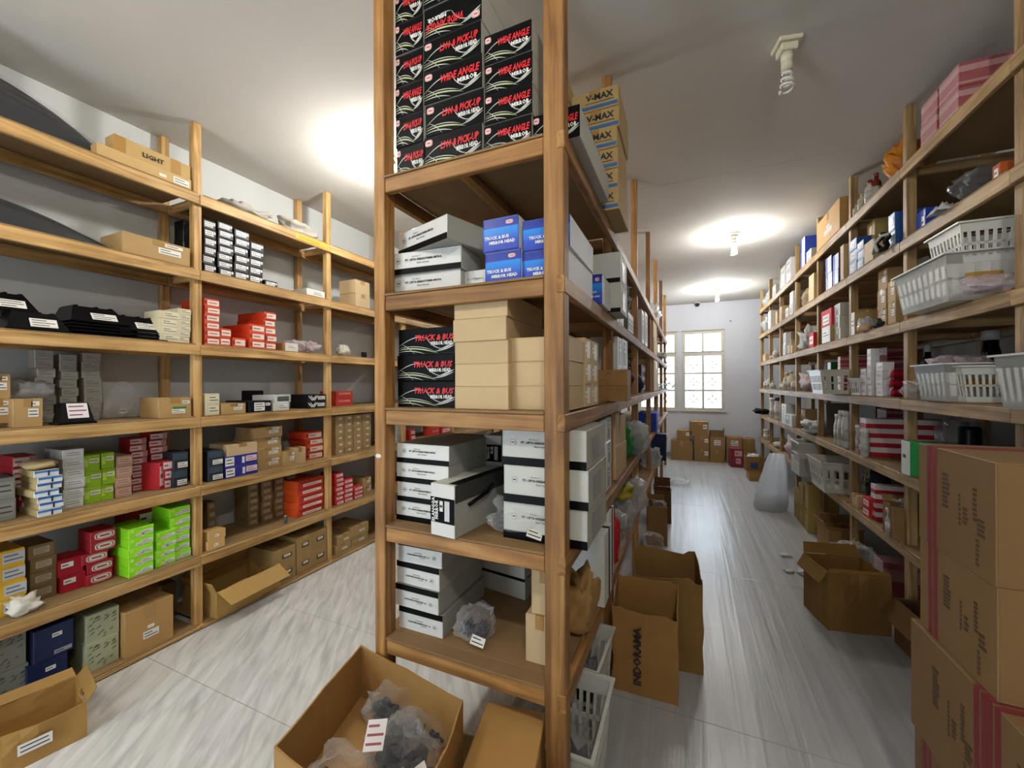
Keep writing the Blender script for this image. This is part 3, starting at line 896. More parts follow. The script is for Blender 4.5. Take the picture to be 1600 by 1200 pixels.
for wi, (x0, x1) in enumerate(WX):
    wo = empty('window_%d' % (2 - wi), (0, 0, 0))
    wo['kind'] = 'structure'
    y0, y1 = YB - .012, YB + .06
    tz0, tz1 = 2.09, 2.14
    b = MB()
    for a, c in ((x0, x0 + .055), (x1 - .055, x1)):
        b.box(a, c, y0, y1, wz0, wz1, 0, .004)
    for a, c in ((wz0, wz0 + .05), (tz0 - .04, tz1), (wz1 - .055, wz1)):
        b.box(x0 + .055, x1 - .055, y0, y1, a, c, 0, .004)
    b.obj('window_frame', CREAM, wo)
    MB().box(x0 - .02, x1 + .03, YB - .035, YB - .012, wz0 - .03, wz0, 0, .004).obj('window_sill', CREAM, wo)
    MB().box(x0 - .01, x1 + .01, YB - .03, YB - .012, wz1, wz1 + .022, 0, .003).obj('drip_moulding', mat('#A9A48E', .6), wo)
    MB().box(x0 - .0, x1 + .0, YB - .022, YB - .012, tz1 - .012, tz1 + .004, 0, .002).obj('transom_rail', mat('#A9A48E', .6), wo)
    xm = (x0 + x1) / 2
    MB().box(xm - .019, xm + .019, y0 - .006, y1 - .01, tz1, wz1 - .055).obj('transom_mullion', CREAM, wo)
    MB().box(xm - .02, xm + .02, y0 - .006, y1 - .01, wz0 + .05, tz0 - .04).obj('mullion', CREAM, wo)
    zs = [wz0 + .05 + (tz0 - .04 - wz0 - .05) * k / 3 for k in range(4)]
    for z in zs[1:3]:
        MB().box(x0 + .055, x1 - .055, y0 - .002, y1 - .014, z - .018, z + .018).obj('glazing_bar', CREAM, wo)
    for xa, xb in ((x0 + .055, xm - .019), (xm + .019, x1 - .055)):
        for za, zb in list(zip(zs, zs[1:])) + [(tz1, wz1 - .055)]:
            MB().box(xa, xb, YB + .02, YB + .024, za, zb).obj('pane', GLASS, wo)
            cx, cz = (xa + xb) / 2, (za + zb) / 2
            g_ = MB()
            if zb < 2.1:
                for q in range(4):
                    a = q * math.pi / 2
                    px, pz = math.cos(a), math.sin(a)
                    P = [(cx + px * s * .1 - pz * t * .022, YB + .1, cz + pz * s * .1 + px * t * .022) for s, t in ((.25, 0), (.6, 1), (1, 0), (.6, -1))]
                    g_.quadbox(P[0], P[1], P[2], P[3], (0, .006, 0))
            else:
                g_.tube([(xa + (xb - xa) * i / 8, YB + .1, cz + .03 * math.sin(i * .9)) for i in range(9)], .004, 5)
            g_.obj('grille', GRIL, wo)
def skirting(nm, *a):
    struct(nm, MB().box(*a), mat('#9A9A96', .6))
skirting('baseboard_back', XWL, XWR, YB - .012, YB, 0, .08)
# ceiling lamps: plate, holder, spiral tube
LIT = emit('lit_tube', (1, .96, .9), 30)
TUBE = mat('#D8D6CC', .25, .05, .5, rnd=0)
PLATE = mat('#CFC9B0', .5, .06, rnd=0)
def lamp(x, y, lit, label):
    t = empty('ceiling_lamp', (x, y, HC), R(12))
    tag(t, label, 'lamp', 'spiral ceiling lamps')
    MB().box(-.05, .05, -.05, .05, -.02, 0, 0, .004).obj('ceiling_plate', PLATE, t)
    MB().box(-.036, .036, -.036, .036, -.055, -.02, 0, .005).obj('junction_box', PLATE, t)
    MB().lathe([(.026, -.055), (.026, -.085), (.02, -.09), (.024, -.095), (.024, -.13)], 14).obj('holder', PLATE, t, True)
    pts = []
    for i in range(61):
        s = i / 60
        rr = .016 + .012 * s
        pts.append((rr * math.cos(s * 7 * math.pi), rr * math.sin(s * 7 * math.pi), -.13 - .1 * s))
    MB().tube(pts, .0062, 7).obj('spiral_tube', LIT if lit else TUBE, t, True)
lamp(.775, 1.1, False, 'unlit spiral bulb on cream ceiling plate, nearest in the right aisle')
lamp(.80, 3.75, True, 'glowing spiral bulb on the ceiling, middle of the right aisle')
lamp(.80, 6.42, True, 'glowing spiral bulb on the ceiling closest to the back wall')
lamp(.78, -1.55, True, 'glowing spiral bulb in the right aisle beside the camera position')
lamp(-1.60, 1.1, True, 'glowing spiral bulb hidden behind the end post, left aisle')
lamp(-1.60, 3.75, True, 'glowing spiral bulb in the middle of the left aisle')
lamp(-1.60, 6.42, True, 'glowing spiral bulb at the far end of the left aisle')
lamp(-1.55, -1.5, True, 'glowing spiral bulb in the left aisle beside the camera position')
t = empty('security_camera', (.52, YB - .06, HC))
tag(t, 'small dark dome camera on the ceiling edge above the window', 'camera')
MB().lathe([(.05, -.012), (.05, 0)], 16).obj('base', WHT, t, True)
MB().lathe([(.012, -.075), (.03, -.066), (.042, -.045), (.045, -.012)], 16).obj('dome', mat('#2A2C30', .2), t, True)
t = MB().lathe([(.02, 0), (.02, .006), (.006, .007), (.006, .022)], 12).obj('wall_hook', mat('#8E9098', .5))
t.matrix_world = Matrix.Translation((1.11, YB - .001, 2.72)) @ Matrix.Rotation(R(90), 4, 'X')
tag(t, 'small round grey wall anchor right of the window', 'hook')
# ------------------------------------------------------------------ shelving
ZL = [.035, .4616, .8885, 1.3091, 1.7528, 2.2106, 2.6752]
ZC = [.5651, .9807, 1.4137, 1.8351, 2.2715]
ZR = [.5598, .9772, 1.4093, 1.8626, 2.3321, 2.7614]
def part(t, name, m, x0, x1, y0, y1, z0, z1, c=.003):
    """one timber: mesh centred on its own origin"""
    cx, cy, cz = (x0 + x1) / 2, (y0 + y1) / 2, (z0 + z1) / 2
    o = MB().box(x0 - cx, x1 - cx, y0 - cy, y1 - cy, z0 - cz, z1 - cz, 0, c).obj(name, m, t)
    o.location = (cx, cy, cz)
    return o
def wall_unit(label, xf, dirn, depth, posts, levels, W, pw, floor_board):
    t = empty('storage_shelf', (0, 0, 0))
    tag(t, label, 'shelf')
    X = lambda a, b: tuple(sorted((xf - dirn * a, xf - dirn * b)))
    for y in posts:
        part(t, 'upright', W[2], *X(.024, .07), y - pw, y, 0, HC - .002)
        part(t, 'upright', W[2], *X(depth - .05, depth - .004), y - pw, y, 0, HC - .002)
    for z in levels:
        lo = z < .1
        bh = .03 if lo else .058
        for a, b in zip(posts, posts[1:]):
            ya, yb = a - pw / 2, b - pw / 2
            part(t, 'beam', W[1], *X(0, .0235), ya + .0008, yb - .0008, z - .01 - bh + (.012 if lo else 0), z - .008)
            part(t, 'beam', W[1], *X(depth - .075, depth - .052), ya + .0008, yb - .0008, z - .01 - bh + (.012 if lo else 0), z - .0085)
            part(t, 'shelf_board', BOARD, *X(.003, depth - .004), a + .001, b - pw - .001, z - .008, z, .001)
        if not lo:
            for y in posts:
                part(t, 'bearer', W[0], *X(.0245, depth - .077), y + .001, y + .022, z - .05, z - .0085)
    return t
wall_unit('long timber shelving along the left wall, six levels', XL, 1, .42, [-1.63, -.65, .34, 1.325, 2.3, 3.28, 4.25, 5.22, 6.2, 7.2], ZL, WOOD_L, .045, True)
wall_unit('long timber shelving along the right wall, seven bays', XR, -1, .80, [-.75, .17, 1.05, 1.93, 2.80, 3.66, 4.53, 5.42, 6.2, 7.02], ZR, WOOD_R, .045, False)
t = empty('storage_shelf', (0, 0, 0))
tag(t, 'free standing double sided timber shelving with its end facing the viewer', 'shelf')
PY = [0, 1.0, 2.17, 3.38, 4.45, 5.6, 6.75]
for i, y in enumerate(PY):
    if i == 0:
        part(t, 'upright', WOOD_C[2], -.065, 0, 0, .055, 0, HC - .002)
        part(t, 'upright', WOOD_C[2], XC, XC + .05, 0, .06, 0, HC - .002)
    else:
        part(t, 'upright', WOOD_C[2], -.07, -.0235, y - .045, y, 0, HC - .002)
        part(t, 'upright', WOOD_C[2], XC + .0235, XC + .07, y - .045, y, 0, HC - .002)
for z in ZC:
    part(t, 'end_beam', WOOD_C[0], XC + .0505, -.0655, .004, .03, z - .062, z - .008)
    for i, (a, b) in enumerate(zip(PY, PY[1:])):
        ya, yb = (-.003 if i == 0 else a - .022), b - .023
        part(t, 'side_beam', WOOD_C[1], -.0232, .003, ya, yb, z - .06, z - .006)
        part(t, 'side_beam', WOOD_C[1], XC - .003, XC + .0232, (.061 if i == 0 else ya), yb, z - .06, z - .006)
        part(t, 'shelf_board', BOARDC, XC + .0235, -.0235, (.0575 if i == 0 else a + .001), b - .046, z - .008, z, .001)
        if i == 0:
            part(t, 'shelf_board', BOARDC, XC + .051, -.066, .0, .0565, z - .008, z, .001)
        part(t, 'bearer', WOOD_C[0], XC + .071, -.071, b - .04, b - .015, z - .052, z - .0085)
        part(t, 'bearer', WOOD_C[1], -.4, -.36, (.031 if i == 0 else a), b - .05, z - .045, z - .0085)
MB().lathe([(.012, 0), (.011, .0015), (.004, .002)], 9).obj('paint_spot', WHT, t).matrix_local = Matrix.Translation((XC + .02, -.0005, 1.234)) @ Matrix.Rotation(R(90), 4, 'X') @ Matrix.Diagonal((1.2, .7, 1, 1))
# yellow paper sticker on the top left beam
o = link('paper_sticker', label_mesh(.30, .036, 1, '#D9A63A', '#B9822A', .0015))
o.matrix_world = Matrix.Translation((XL + .001, 1.12, 2.6752 - .055)) @ Matrix.Rotation(R(90), 4, 'Z')
tag(o, 'long yellow paper sticker on the top left beam', 'sticker')
# ------------------------------------------------------------------ builders of the other goods
def nz3(p, s, seed):
    return noise.noise(Vector(p) * s + Vector((seed * 3.7, seed * 1.3, seed * 7.1)))
def lump(w, d, h, seed, rough=.25, nu=26, nv=15, pinch=0., sq=.75):
    """crumpled closed shape standing on z=0"""
    b = MB()
    def fn(u, v):
        a = 2 * math.pi * u
        s = math.sin(math.pi * min(max(v, .0), 1))
        r = s ** .55
        if pinch:
            r = r * (1 - pinch * v ** 2)
        cx, cy = math.cos(a), math.sin(a)
        x = math.copysign(abs(cx) ** sq, cx) * r * .5
        y = math.copysign(abs(cy) ** sq, cy) * r * .5
        z = .5 - .5 * math.cos(math.pi * v)
        z = z if not pinch else v
        P = (cx * r, cy * r, v * 2)
        n = nz3(P, 2.1, seed) * rough - (1 - abs(nz3(P, 2.9, seed + 3))) ** 4 * rough * .8 + abs(nz3(P, 6.3, seed + 5)) * rough * .6
        k = 1 + n
        return (x * k * w, (y * k + .5) * d, max(0, z * h * (1 + n * .5)))
    b.grid(fn, nu, nv)
    lo = [min(p[i] for p in b.v) for i in range(3)]
    hi = [max(p[i] for p in b.v) for i in range(3)]
    b.v = [((p[0] - lo[0]) / (hi[0] - lo[0]) * w - w / 2, (p[1] - lo[1]) / (hi[1] - lo[1]) * d, (p[2] - lo[2]) / (hi[2] - lo[2]) * h) for p in b.v]
    return b
DARK = ['#23252A', '#2E3138', '#3A3D42']
def bag(w, d, h, m='FILM', inside=(), seed=1, pinch=0., paper=False, sticker=False):
    mm = globals()[m] if isinstance(m, str) and m in globals() else mat(m, .7, .1, .3, .2, 25)
    o = lump(w, d, h, seed, .3 if inside else .42, pinch=pinch).obj('paper_bag' if paper else 'plastic_bag', mm, None, True)
    rg = random.Random(seed)
    for i, hx in enumerate(inside):
        n = len(inside)
        lw, ld, lh = w * rg.uniform(.34, .5), d * rg.uniform(.45, .6), h * rg.uniform(.4, .6)
        e = lump(lw, ld, lh, seed + i, .75, 12, 7, 0, .5).obj('wrapped_part', mat(hx, .35, .2), o)
        e.location = ((i + .5 - n / 2) * w * .7 / n, d * rg.uniform(.12, .3), h * .04)
    if sticker:
        e = link('label', label_mesh(.05, .03, 2), o)
        e.matrix_local = Matrix.Translation((w * .3, d * .02, .02)) @ Matrix.Rotation(R(-50), 4, 'X') @ Matrix.Rotation(.4, 4, 'Z')
    return o
def crumple(w, d, h, hx='#D8D6D0', seed=1, name='crumpled_paper', folds=3.):
    b = MB()
    def fn(u, v):
        n = nz3((u * 3, v * 3, 0), folds / 3, seed)
        m_ = abs(nz3((u * 3, v * 3, 1), folds * .8, seed + 5))
        e = min(u, 1 - u, v, 1 - v)
        return ((u - .5) * w * (1 + .12 * n), v * d * (1 + .1 * m_), max(.001, h * (.35 + .5 * n + .7 * m_) * (min(1, e * 5) * .8 + .2)))
    b.grid(fn, 16, 14)
    mm = globals()[hx] if hx in globals() else mat(hx, .7, .08, .3, .1, 20)
    o = b.obj(name, mm, None, True)
    so = o.modifiers.new('thick', 'SOLIDIFY')
    so.thickness = .0015
    return o
def gloves(w, d, h):
    r = empty('work_gloves')
    m = mat('#D6CFC0', .85, .1, .2, .2, 60)
    for s in (0, 1):
        g_ = lump(w * .5, d * .55, h * .6, 4 + s, .2, 12, 7).obj('glove', m, r, True)
        g_.location = (-w * .18 + s * w * .2, s * d * .25, s * h * .3)
        g_.rotation_euler = (0, 0, -.25 + .3 * s)
        for k in range(4):
            a = -.35 + k * .22
            f_ = MB().tube([(w * .18, d * .3, h * .2), (w * .34, d * (.3 + .12 * a), h * .28), (w * (.47 - .03 * (k % 2)), d * (.3 + .5 * a), h * .2)], [h * .16, h * .13, h * .09], 7).obj('finger', m, g_, True)
    return r
def open_carton(w, d, h, hx=KR, t=.006, flaps=(), inner=None, dent=0., label=False, text_=None, skew=0.):
    """flaps: (side, angle from upright outwards in degrees, length)"""
    r = empty('open_carton')
    m = mat(hx, .7, .1, .3, .06, 22)
    iz = h * inner if inner else t
    P = {'front': ((-w / 2, 0), (w / 2, 0)), 'right': ((w / 2, 0), (w / 2, d)), 'back': ((w / 2, d), (-w / 2, d)), 'left': ((-w / 2, d), (-w / 2, 0))}
    for s, ((xa, ya), (xb, yb)) in P.items():
        a, b_ = Vector((xa, ya, 0)), Vector((xb, yb, 0))
        nrm = Vector((yb - ya, xa - xb, 0)).normalized()
        ln = (b_ - a).length
        g_ = MB()
        nu = 8
        def fn(u, v, off=0):
            q = a.lerp(b_, u)
            bul = dent * math.sin(math.pi * u) * (.4 + .6 * v) * nz3((u * 2, v, len(s)), 1.6, len(s)) * 2
            zz = h * v - (.012 * abs(nz3((u * 3, len(s), 0), 2, 3)) * (v > .99) * (1 if dent else 0))
            return q + nrm * (bul - off) + Vector((0, 0, zz))
        base = len(g_.v)
        g_.grid(lambda u, v: fn(u, v), nu, 4)
        n0 = (nu + 1) * 5
        g_.grid(lambda u, v: fn(1 - u, v, t), nu, 4)
        for i in range(nu):
            A, B = 4 * (nu + 1) + i, 4 * (nu + 1) + i + 1
            g_.f.append((A, B, n0 + 4 * (nu + 1) + nu - i - 1, n0 + 4 * (nu + 1) + nu - i))
            g_.m.append(0)
        for e_ in (0, nu):
            for j in range(4):
                A, B = j * (nu + 1) + e_, (j + 1) * (nu + 1) + e_
                g_.f.append((A, B, n0 + (j + 1) * (nu + 1) + nu - e_, n0 + j * (nu + 1) + nu - e_))
                g_.m.append(0)
        g_.obj('side_panel', m, r)
        for (fs, ang, fl_) in flaps:
            if fs != s:
                continue
            q = R(ang)
            dv = nrm * math.sin(q) * fl_ + Vector((0, 0, math.cos(q) * fl_))
            tn = (nrm * math.cos(q) - Vector((0, 0, math.sin(q)))) * (t * .7)
            z_ = Vector((0, 0, h))
            sk = (b_ - a).normalized() * ln * .03
            MB().quadbox(a + z_ + sk * .3, b_ + z_ - sk * .3, b_ + z_ + dv - sk, a + z_ + dv + sk, tn).obj('flap', m, r)
    MB().box(-w / 2 + t, -.001, t, d - t, max(iz - t, .001), iz).obj('bottom_panel', m, r)
    MB().box(.001, w / 2 - t, t, d - t, max(iz - t, .001), iz + .001).obj('bottom_panel', m, r)
    if inner:
        MB().box(-.03, .03, t + .002, d - t - .002, iz + .0012, iz + .0018).obj('tape', mat('#9C7B45', .3), r)
    if label:
        e = link('label', label_mesh(w * .25, h * .28, 2), r)
        e.location = (w * .1, -.003 - dent, h * .4)
    if text_:
        text(r, text_[0], text_[1], text_[2], -.004, text_[3], INK)
    if skew:
        for ch in r.children:
            for v_ in ch.data.vertices:
                v_.co.x += skew * v_.co.y
    return r
def basket(w, d, h, hx='#CFCFC6', nb=11, slots=True, rim=.012, taper=.86, solid=False, patch=None):
    r = empty('plastic_basket')
    m = mat(hx, .35, .06, .5)
    wb, db = w * taper, d * taper
    c0 = [(-wb / 2, (d - db) / 2), (wb / 2, (d - db) / 2), (wb / 2, (d + db) / 2), (-wb / 2, (d + db) / 2)]
    c1 = [(-w / 2, 0), (w / 2, 0), (w / 2, d), (-w / 2, d)]
    b = MB()
    b.box(-wb / 2, wb / 2, (d - db) / 2, (d + db) / 2, 0, .004)
    b.obj('base', m, r)
    for s in range(4):
        p0, p1 = Vector((*c0[s], 0)), Vector((*c0[(s + 1) % 4], 0))
        q0, q1 = Vector((*c1[s], h)), Vector((*c1[(s + 1) % 4], h))
        nrm = (p1 - p0).cross(q0 - p0).normalized() * -.003
        pt = lambda u, v: p0.lerp(p1, u).lerp(q0.lerp(q1, u), v)
        g_ = MB()
        if solid:
            g_.quadbox(pt(0, 0), pt(1, 0), pt(1, 1), pt(0, 1), nrm * .5)
        bands = [(0, .16), (.78, 1)] + ([(.44, .5)] if slots else [])
        for v0, v1 in bands:
            g_.quadbox(pt(0, v0), pt(1, v0), pt(1, v1), pt(0, v1), nrm)
        n = max(4, int(nb * ((p1 - p0).length / w)))
        for i in range(n + 1):
            u = i / n
            hw = .22 / n if 0 < i < n else .3 / n
            g_.quadbox(pt(max(0, u - hw), .15), pt(min(1, u + hw), .15), pt(min(1, u + hw), .8), pt(max(0, u - hw), .8), nrm)
        g_.obj('wall_panel', m, r)
    g_ = MB()
    pts = [Vector((*c, h)) for c in c1]
    for s in range(4):
        a, c = pts[s], pts[(s + 1) % 4]
        o_ = (c - a).cross(Vector((0, 0, 1))).normalized() * rim
        g_.quadbox(a + o_ - (c - a).normalized() * rim, c + o_ + (c - a).normalized() * rim, c, a, (0, 0, .007))
    g_.obj('rim', m, r)
    if patch:
        e = link('orange_sticker', oval_mesh(d * .38, h * .3, patch, patch), r)
        sl = math.atan2(w * (1 - taper) / 2, h)
        e.matrix_local = Matrix.Translation((w / 2 - w * (1 - taper) / 2 * .5 + .004, d * .4, h * .5)) @ Matrix.Rotation(R(90), 4, 'Z') @ Matrix.Rotation(-sl, 4, 'X')
    return r
def bottle(w, d, h, hx='#D9D4CC', cap='#C8C4BC', nk=.42):
    r0 = min(w, d) / 2
    o = MB().lathe([(r0 * .92, 0), (r0, .01 * h), (r0, h * .6), (r0 * .85, h * .7), (r0 * nk, h * .78), (r0 * nk, h * .86)], 14, 0, r0).obj('bottle', mat(hx, .3, .06, .5), None, True)
    MB().lathe([(r0 * nk * 1.2, h * .86), (r0 * nk * 1.2, h)], 12, 0, r0).obj('cap', mat(cap, .35), o, True)
    MB().lathe([(r0 * 1.01, h * .18), (r0 * 1.01, h * .5)], 14, 0, r0).obj('label', mat('#B9B6AE', .5), o, True)
    return o
def can(w, d, h, hx='#8E2A30', top='#B8B4B0'):
    r0 = min(w, d) / 2
    o = MB().lathe([(r0 * .95, 0), (r0, .02 * h), (r0, h * .95), (r0 * .93, h)], 16, 0, r0).obj('can', mat(hx, .35), None, True)
    MB().lathe([(r0 * .9, h), (r0 * .88, h * 1.01)], 16, 0, r0).obj('lid', mat(top, .3), o, True)
    return o
def spool(w, d, h, hx='#A8182E'):
    """red coil lying towards the aisle"""
    r = empty('wire_spool')
    n = max(2, int(h / .045))
    q = h / n / 2
    m = mat(hx, .45, .15)
    for k in range(n):
        pr = [(q * .55, 0), (q, .006), (q * .8, .012), (q * .8, d - .012), (q, d - .006), (q * .55, d)]
        e = MB().lathe(pr, 14).obj('coil', m, r, True)
        e.matrix_local = Matrix.Translation((.008 * (-1) ** k, 0, q + 2 * q * k)) @ Matrix.Rotation(R(-90), 4, 'X')
    return r
def ring(w, d, h, hx='#1C1C1E', strap='#BDB8AE'):
    r = empty('hose_coil')
    n = 24
    pts = [(w * .42 * math.cos(2 * math.pi * i / n), d * .2 + .01 * math.sin(i), h * .5 + h * .42 * math.sin(2 * math.pi * i / n)) for i in range(n + 1)]
    MB().tube(pts, .014, 8).obj('hose', mat(hx, .4), r, True)
    MB().tube([(-w * .5, 0, h * .1), (-w * .1, -.012, h * .5), (w * .3, 0, h * .75), (w * .55, .02, h * .7)], .009, 7).obj('white_cord', mat(strap, .6), r, True)
    MB().tube([(-w * .3, 0, h * .85), (-w * .05, -.014, h * .4), (w * .1, -.01, 0)], .009, 7).obj('white_cord', mat(strap, .6), r, True)
    return r
def fender(w, d, h, ridge=1, wrap=True, ends=.3, hx='#26282A', ex=2.5, er=.3):
    """long moulded black strip tapering to its right end, in a clear sleeve"""
    r = empty('wrapped_fender')
    def prof(u):
        return 1 - (1 - er) * ((u - ends) / (1 - ends)) ** ex if u > ends else 1 - .1 * ((ends - u) / ends)
    def fn(k, off):
        def g_(u, v):
            a = math.pi * v
            hh = h * prof(u)
            x = (u - .5) * w
            y = d * (.5 - .47 * math.cos(a)) + off * -.5 * math.cos(a)
            z = hh * (math.sin(a) ** .7) + off * math.sin(a)
            z *= 1 - .22 * ridge * (math.cos(a * 3) ** 2)
            n = nz3((u * 9, v * 3, 0), 1.3, k + 2) * off * 1.6
            return (x + (off * 1.2 if u > .99 else 0), y, max(0, z + n))
        return g_
    o = MB().grid(fn(0, 0), 30, 12).obj('moulding', mat(hx, .34, .12, .5, 0, 12), r, True)
    if wrap:
        e = MB().grid(fn(1, .014), 30, 12).obj('clear_sleeve', FILMS, r, True)
        q = lump(.12, d * .9, max(.05, h * er * 1.1), 5, .6, 22, 12).obj('sleeve_end', FILM, r, True)
        q.location = (w / 2 + .03, d * .05, 0)
    return r
def tray(w, d, h, n=1):
    """black angular plastic bracket with a label on its sloping front"""
    r = empty('black_bracket')
    m = mat('#0E0E10', .28, .15, .5)
    b = MB()
    b.box(-w / 2, w / 2, 0, d, 0, .008, 0, .002)
    b.obj('flange', m, r)
    a, c = .36, .3
    v = [(-w * .47, d * .04, .008), (w * .47, d * .04, .008), (w * .47, d * .96, .008), (-w * .47, d * .96, .008), (-w * a, d * .3, h), (w * c, d * .3, h), (w * c, d * .9, h), (-w * a, d * .9, h)]
    MB().add(v, [(0, 1, 5, 4), (1, 2, 6, 5), (2, 3, 7, 6), (3, 0, 4, 7), (4, 5, 6, 7), (3, 2, 1, 0)]).obj('shell', m, r)
    for x in (-.3, .02, .26):
        MB().box(x * w - .006, x * w + .006, d * .3, d * .9, h - .001, h + .006, 0, .001).obj('rib', m, r)
    e = link('label', label_mesh(w * .42, min(.045, h * .6), 3), r)
    sl = math.atan2(d * .26, h - .008)
    e.matrix_local = Matrix.Translation((w * .08, d * .075 - .0005, .018)) @ Matrix.Rotation(-sl, 4, 'X')
    return r
def sign(w, d, h):
    r = empty('label_stand')
    m = mat('#121214', .3)
    MB().box(-w * .62, w * .6, 0, d, 0, .012, 0, .004).obj('base', m, r)
    v = [(-w * .5, 0, .012), (w * .5, 0, .012), (w * .5, d, .012), (-w * .5, d, .012), (-w * .36, d * .4, h), (w * .4, d * .4, h), (w * .4, d, h), (-w * .36, d, h)]
    MB().add(v, [(0, 1, 5, 4), (1, 2, 6, 5), (2, 3, 7, 6), (3, 0, 4, 7), (4, 5, 6, 7), (3, 2, 1, 0)]).obj('shell', m, r)
    e = link('label', label_mesh(w * .62, h * .72, 3, '#E8E2E4', '#8A4A52'), r)
    e.matrix_local = Matrix.Translation((w * .04, d * .06, .03)) @ Matrix.Rotation(-math.atan2(d * .4, h), 4, 'X')
    return r
def pouch(w, d, h):
    o = MB()
    def fn(u, v):
        a = (u - .5) * 2
        return (a * w / 2 * (1 - .75 * v ** 2.2), d * .5 + d * .4 * nz3((u * 3, v * 3, 0), 1.4, 3), v * h)
    o.grid(fn, 14, 12)
    def fn2(u, v):
        x, y, z = fn(u, v)
        return (x, y - .03 * math.sin(math.pi * u) * math.sin(math.pi * v) - .002, z)
    o.grid(fn2, 14, 12)
    r = o.obj('clear_pouch', FILM, None, True)
    e = link('label', label_mesh(.035, .03, 1, '#BDBBB4'), r)
    e.location = (-.01, d * .2, .03)
    return r
def roll(w, d, h, hx='#B9A47A'):
    o = lump(w, d, h, 7, .22, 16, 8).obj('rolled_paper_bag', mat(hx, .75, .1, .2, .2, 30), None, True)
    return o
def flat_board(w, d, h, hx=KR, tilt=0.):
    o = MB().box(-w / 2, w / 2, 0, .006, 0, h, 0, .001).obj('cardboard_sheet', mat(hx, .75, .1, .2, .05, 20))
    MB().box(-.0015, .0015, -.0006, .0002, .002, h - .002).obj('fold_line', mat(KRD, .8), o)
    return o
def bin_(w, d, h):
    r = empty('grey_bin')
    m = mat('#B3B5B2', .4, .06, .5)
    MB().box(-w / 2, -w / 2 + .012, 0, d, 0, h, 0, .003).obj('side_wall', m, r)
    MB().box(w / 2 - .012, w / 2, 0, d, 0, h, 0, .003).obj('side_wall', m, r)
    MB().box(-w / 2 + .012, w / 2 - .012, d - .01, d, 0, h, 0, .002).obj('back_wall', m, r)
    MB().box(-w / 2 + .012, w / 2 - .012, 0, .01, 0, h * .5, 0, .002).obj('front_lip', m, r)
    MB().box(-w / 2 + .012, w / 2 - .012, .01, d - .01, 0, .01).obj('base', m, r)
    MB().box(-w / 2 - .008, w / 2 + .008, -.01, .0, h - .02, h, 0, .003).obj('rim', m, r)
    return r
def tied_bag(w, d, h):
    """tall translucent sack, gathered at its top, heavy dark parts at the bottom"""
    o = MB()
    def fn(u, v):
        a = 2 * math.pi * u
        r = (1 - .58 * v ** 1.7) * (1 if v > .06 else .9 + v * 1.6)
        fold = 1 + .16 * v * math.sin(a * 7 + 2 * v) + .12 * nz3((math.cos(a), math.sin(a), v * 2), 1.8, 4)
        return (w * .5 * r * fold * math.cos(a) + w * .24 * v, d * (.5 + .5 * r * fold * math.sin(a)), v * h)
    o.grid(fn, 40, 22)
    o.grid(lambda u, v: (w * .5 * .9 * v * math.cos(2 * math.pi * u), d * (.5 + .45 * v * math.sin(2 * math.pi * u)), .001), 24, 2)
    r = o.obj('plastic_sack', FILMB, None, True)
    rg = random.Random(3)
    for k in range(9):
        e = lump(w * .3, d * .5, h * .13, k, .25, 10, 6).obj('wrapped_part', mat(DARK[k % 3], .4, .2), r, True)
        e.location = (rg.uniform(-.3, .3) * w, rg.uniform(.08, .42) * d, h * (.015 + .05 * (k % 3)))
    return r
def paper_sack(w, d, h, front=.82, txt=None, hx='#8A6538', seed=2):
    """stiff brown paper sack, open and torn along its top"""
    b = MB()
    nu = 48
    def fn(u, v):
        a = 2 * math.pi * u + math.pi * .25
        cx, cy = math.cos(a), math.sin(a)
        x = math.copysign(abs(cx) ** .22, cx)
        y = math.copysign(abs(cy) ** .22, cy)
        q = max(abs(x), abs(y))
        x, y = x / q, y / q
        top = h * (front + (1 - front) * (y + 1) / 2 + .055 * nz3((x * 2, y * 2, 0), 2.2, seed))
        k = 1 + .09 * nz3((x * 1.2, y * 1.2, v * 2), 1.7, seed + 1)
        return (x * w / 2 * k, d / 2 + y * d / 2 * k, top * v)
    b.grid(fn, nu, 10)
    o = b.obj('paper_sack', mat(hx, .75, .14, .25, .25, 14), None, False)
    s = o.modifiers.new('thick', 'SOLIDIFY')
    s.thickness = .004
    MB().box(-w / 2 * .97, w / 2 * .97, d * .02, d * .98, 0, .004).obj('bottom_panel', mat(hx, .75, .14, .25, .25, 14), o)
    if txt:
        text(o, txt, .052, -.03, -.012, h * .4, mat('#2A2A2C', .6), 0, .02, R(90), sx=1.)
    return o
def rag(w, d, h, hx='#D6D6D4', seed=3):
    return lump(w, d, h, seed, .55, 20, 10).obj('crumpled_wrapping', globals()[hx] if hx in globals() else mat(hx, .6, .1), None, True)
def tape_roll(w, d, h):
    r = empty('tape_roll')
    q = h / 2
    MB().lathe([(q * .55, 0), (q, 0), (q, .04), (q * .55, .04)], 18).obj('tape_band', mat('#C8A27A', .35), r, True)
    return r
S('L',0.069,0.02,2.6752,0.426,0.1,0.065,1,'longkraft2','long flat kraft carton with white label','lying under the LIGHT carton',0.006,0)
S('L',0.104,0.03,2.742,0.356,0.09,0.085,1,'longkraft','long kraft carton printed LIGHT','lying on a flat carton near the ceiling',0.006,0)
S('L',0.111,0.01,2.2106,0.314,0.24,0.11,1,'kraftlab2','crumpled kraft carton with small label','beside the wrapped fender, second shelf from ceiling',0.006,0)
S('L',0.173,0.03,1.7528,0.101,0.16,0.0444,4,'creamlab','small cream box','in shorter cream stack beside black trays',0.006,0)
S('L',0.247,0.03,1.7528,0.071,0.16,0.0341,6,'creamlab','thin cream box','in taller cream stack against the upright',0.006,0)
S('L',-0.443,0.1,1.3289,0.073,0.263,0.112,2,'kraftlab2','kraft carton with white label','at left picture edge, middle shelf',0.006,0)
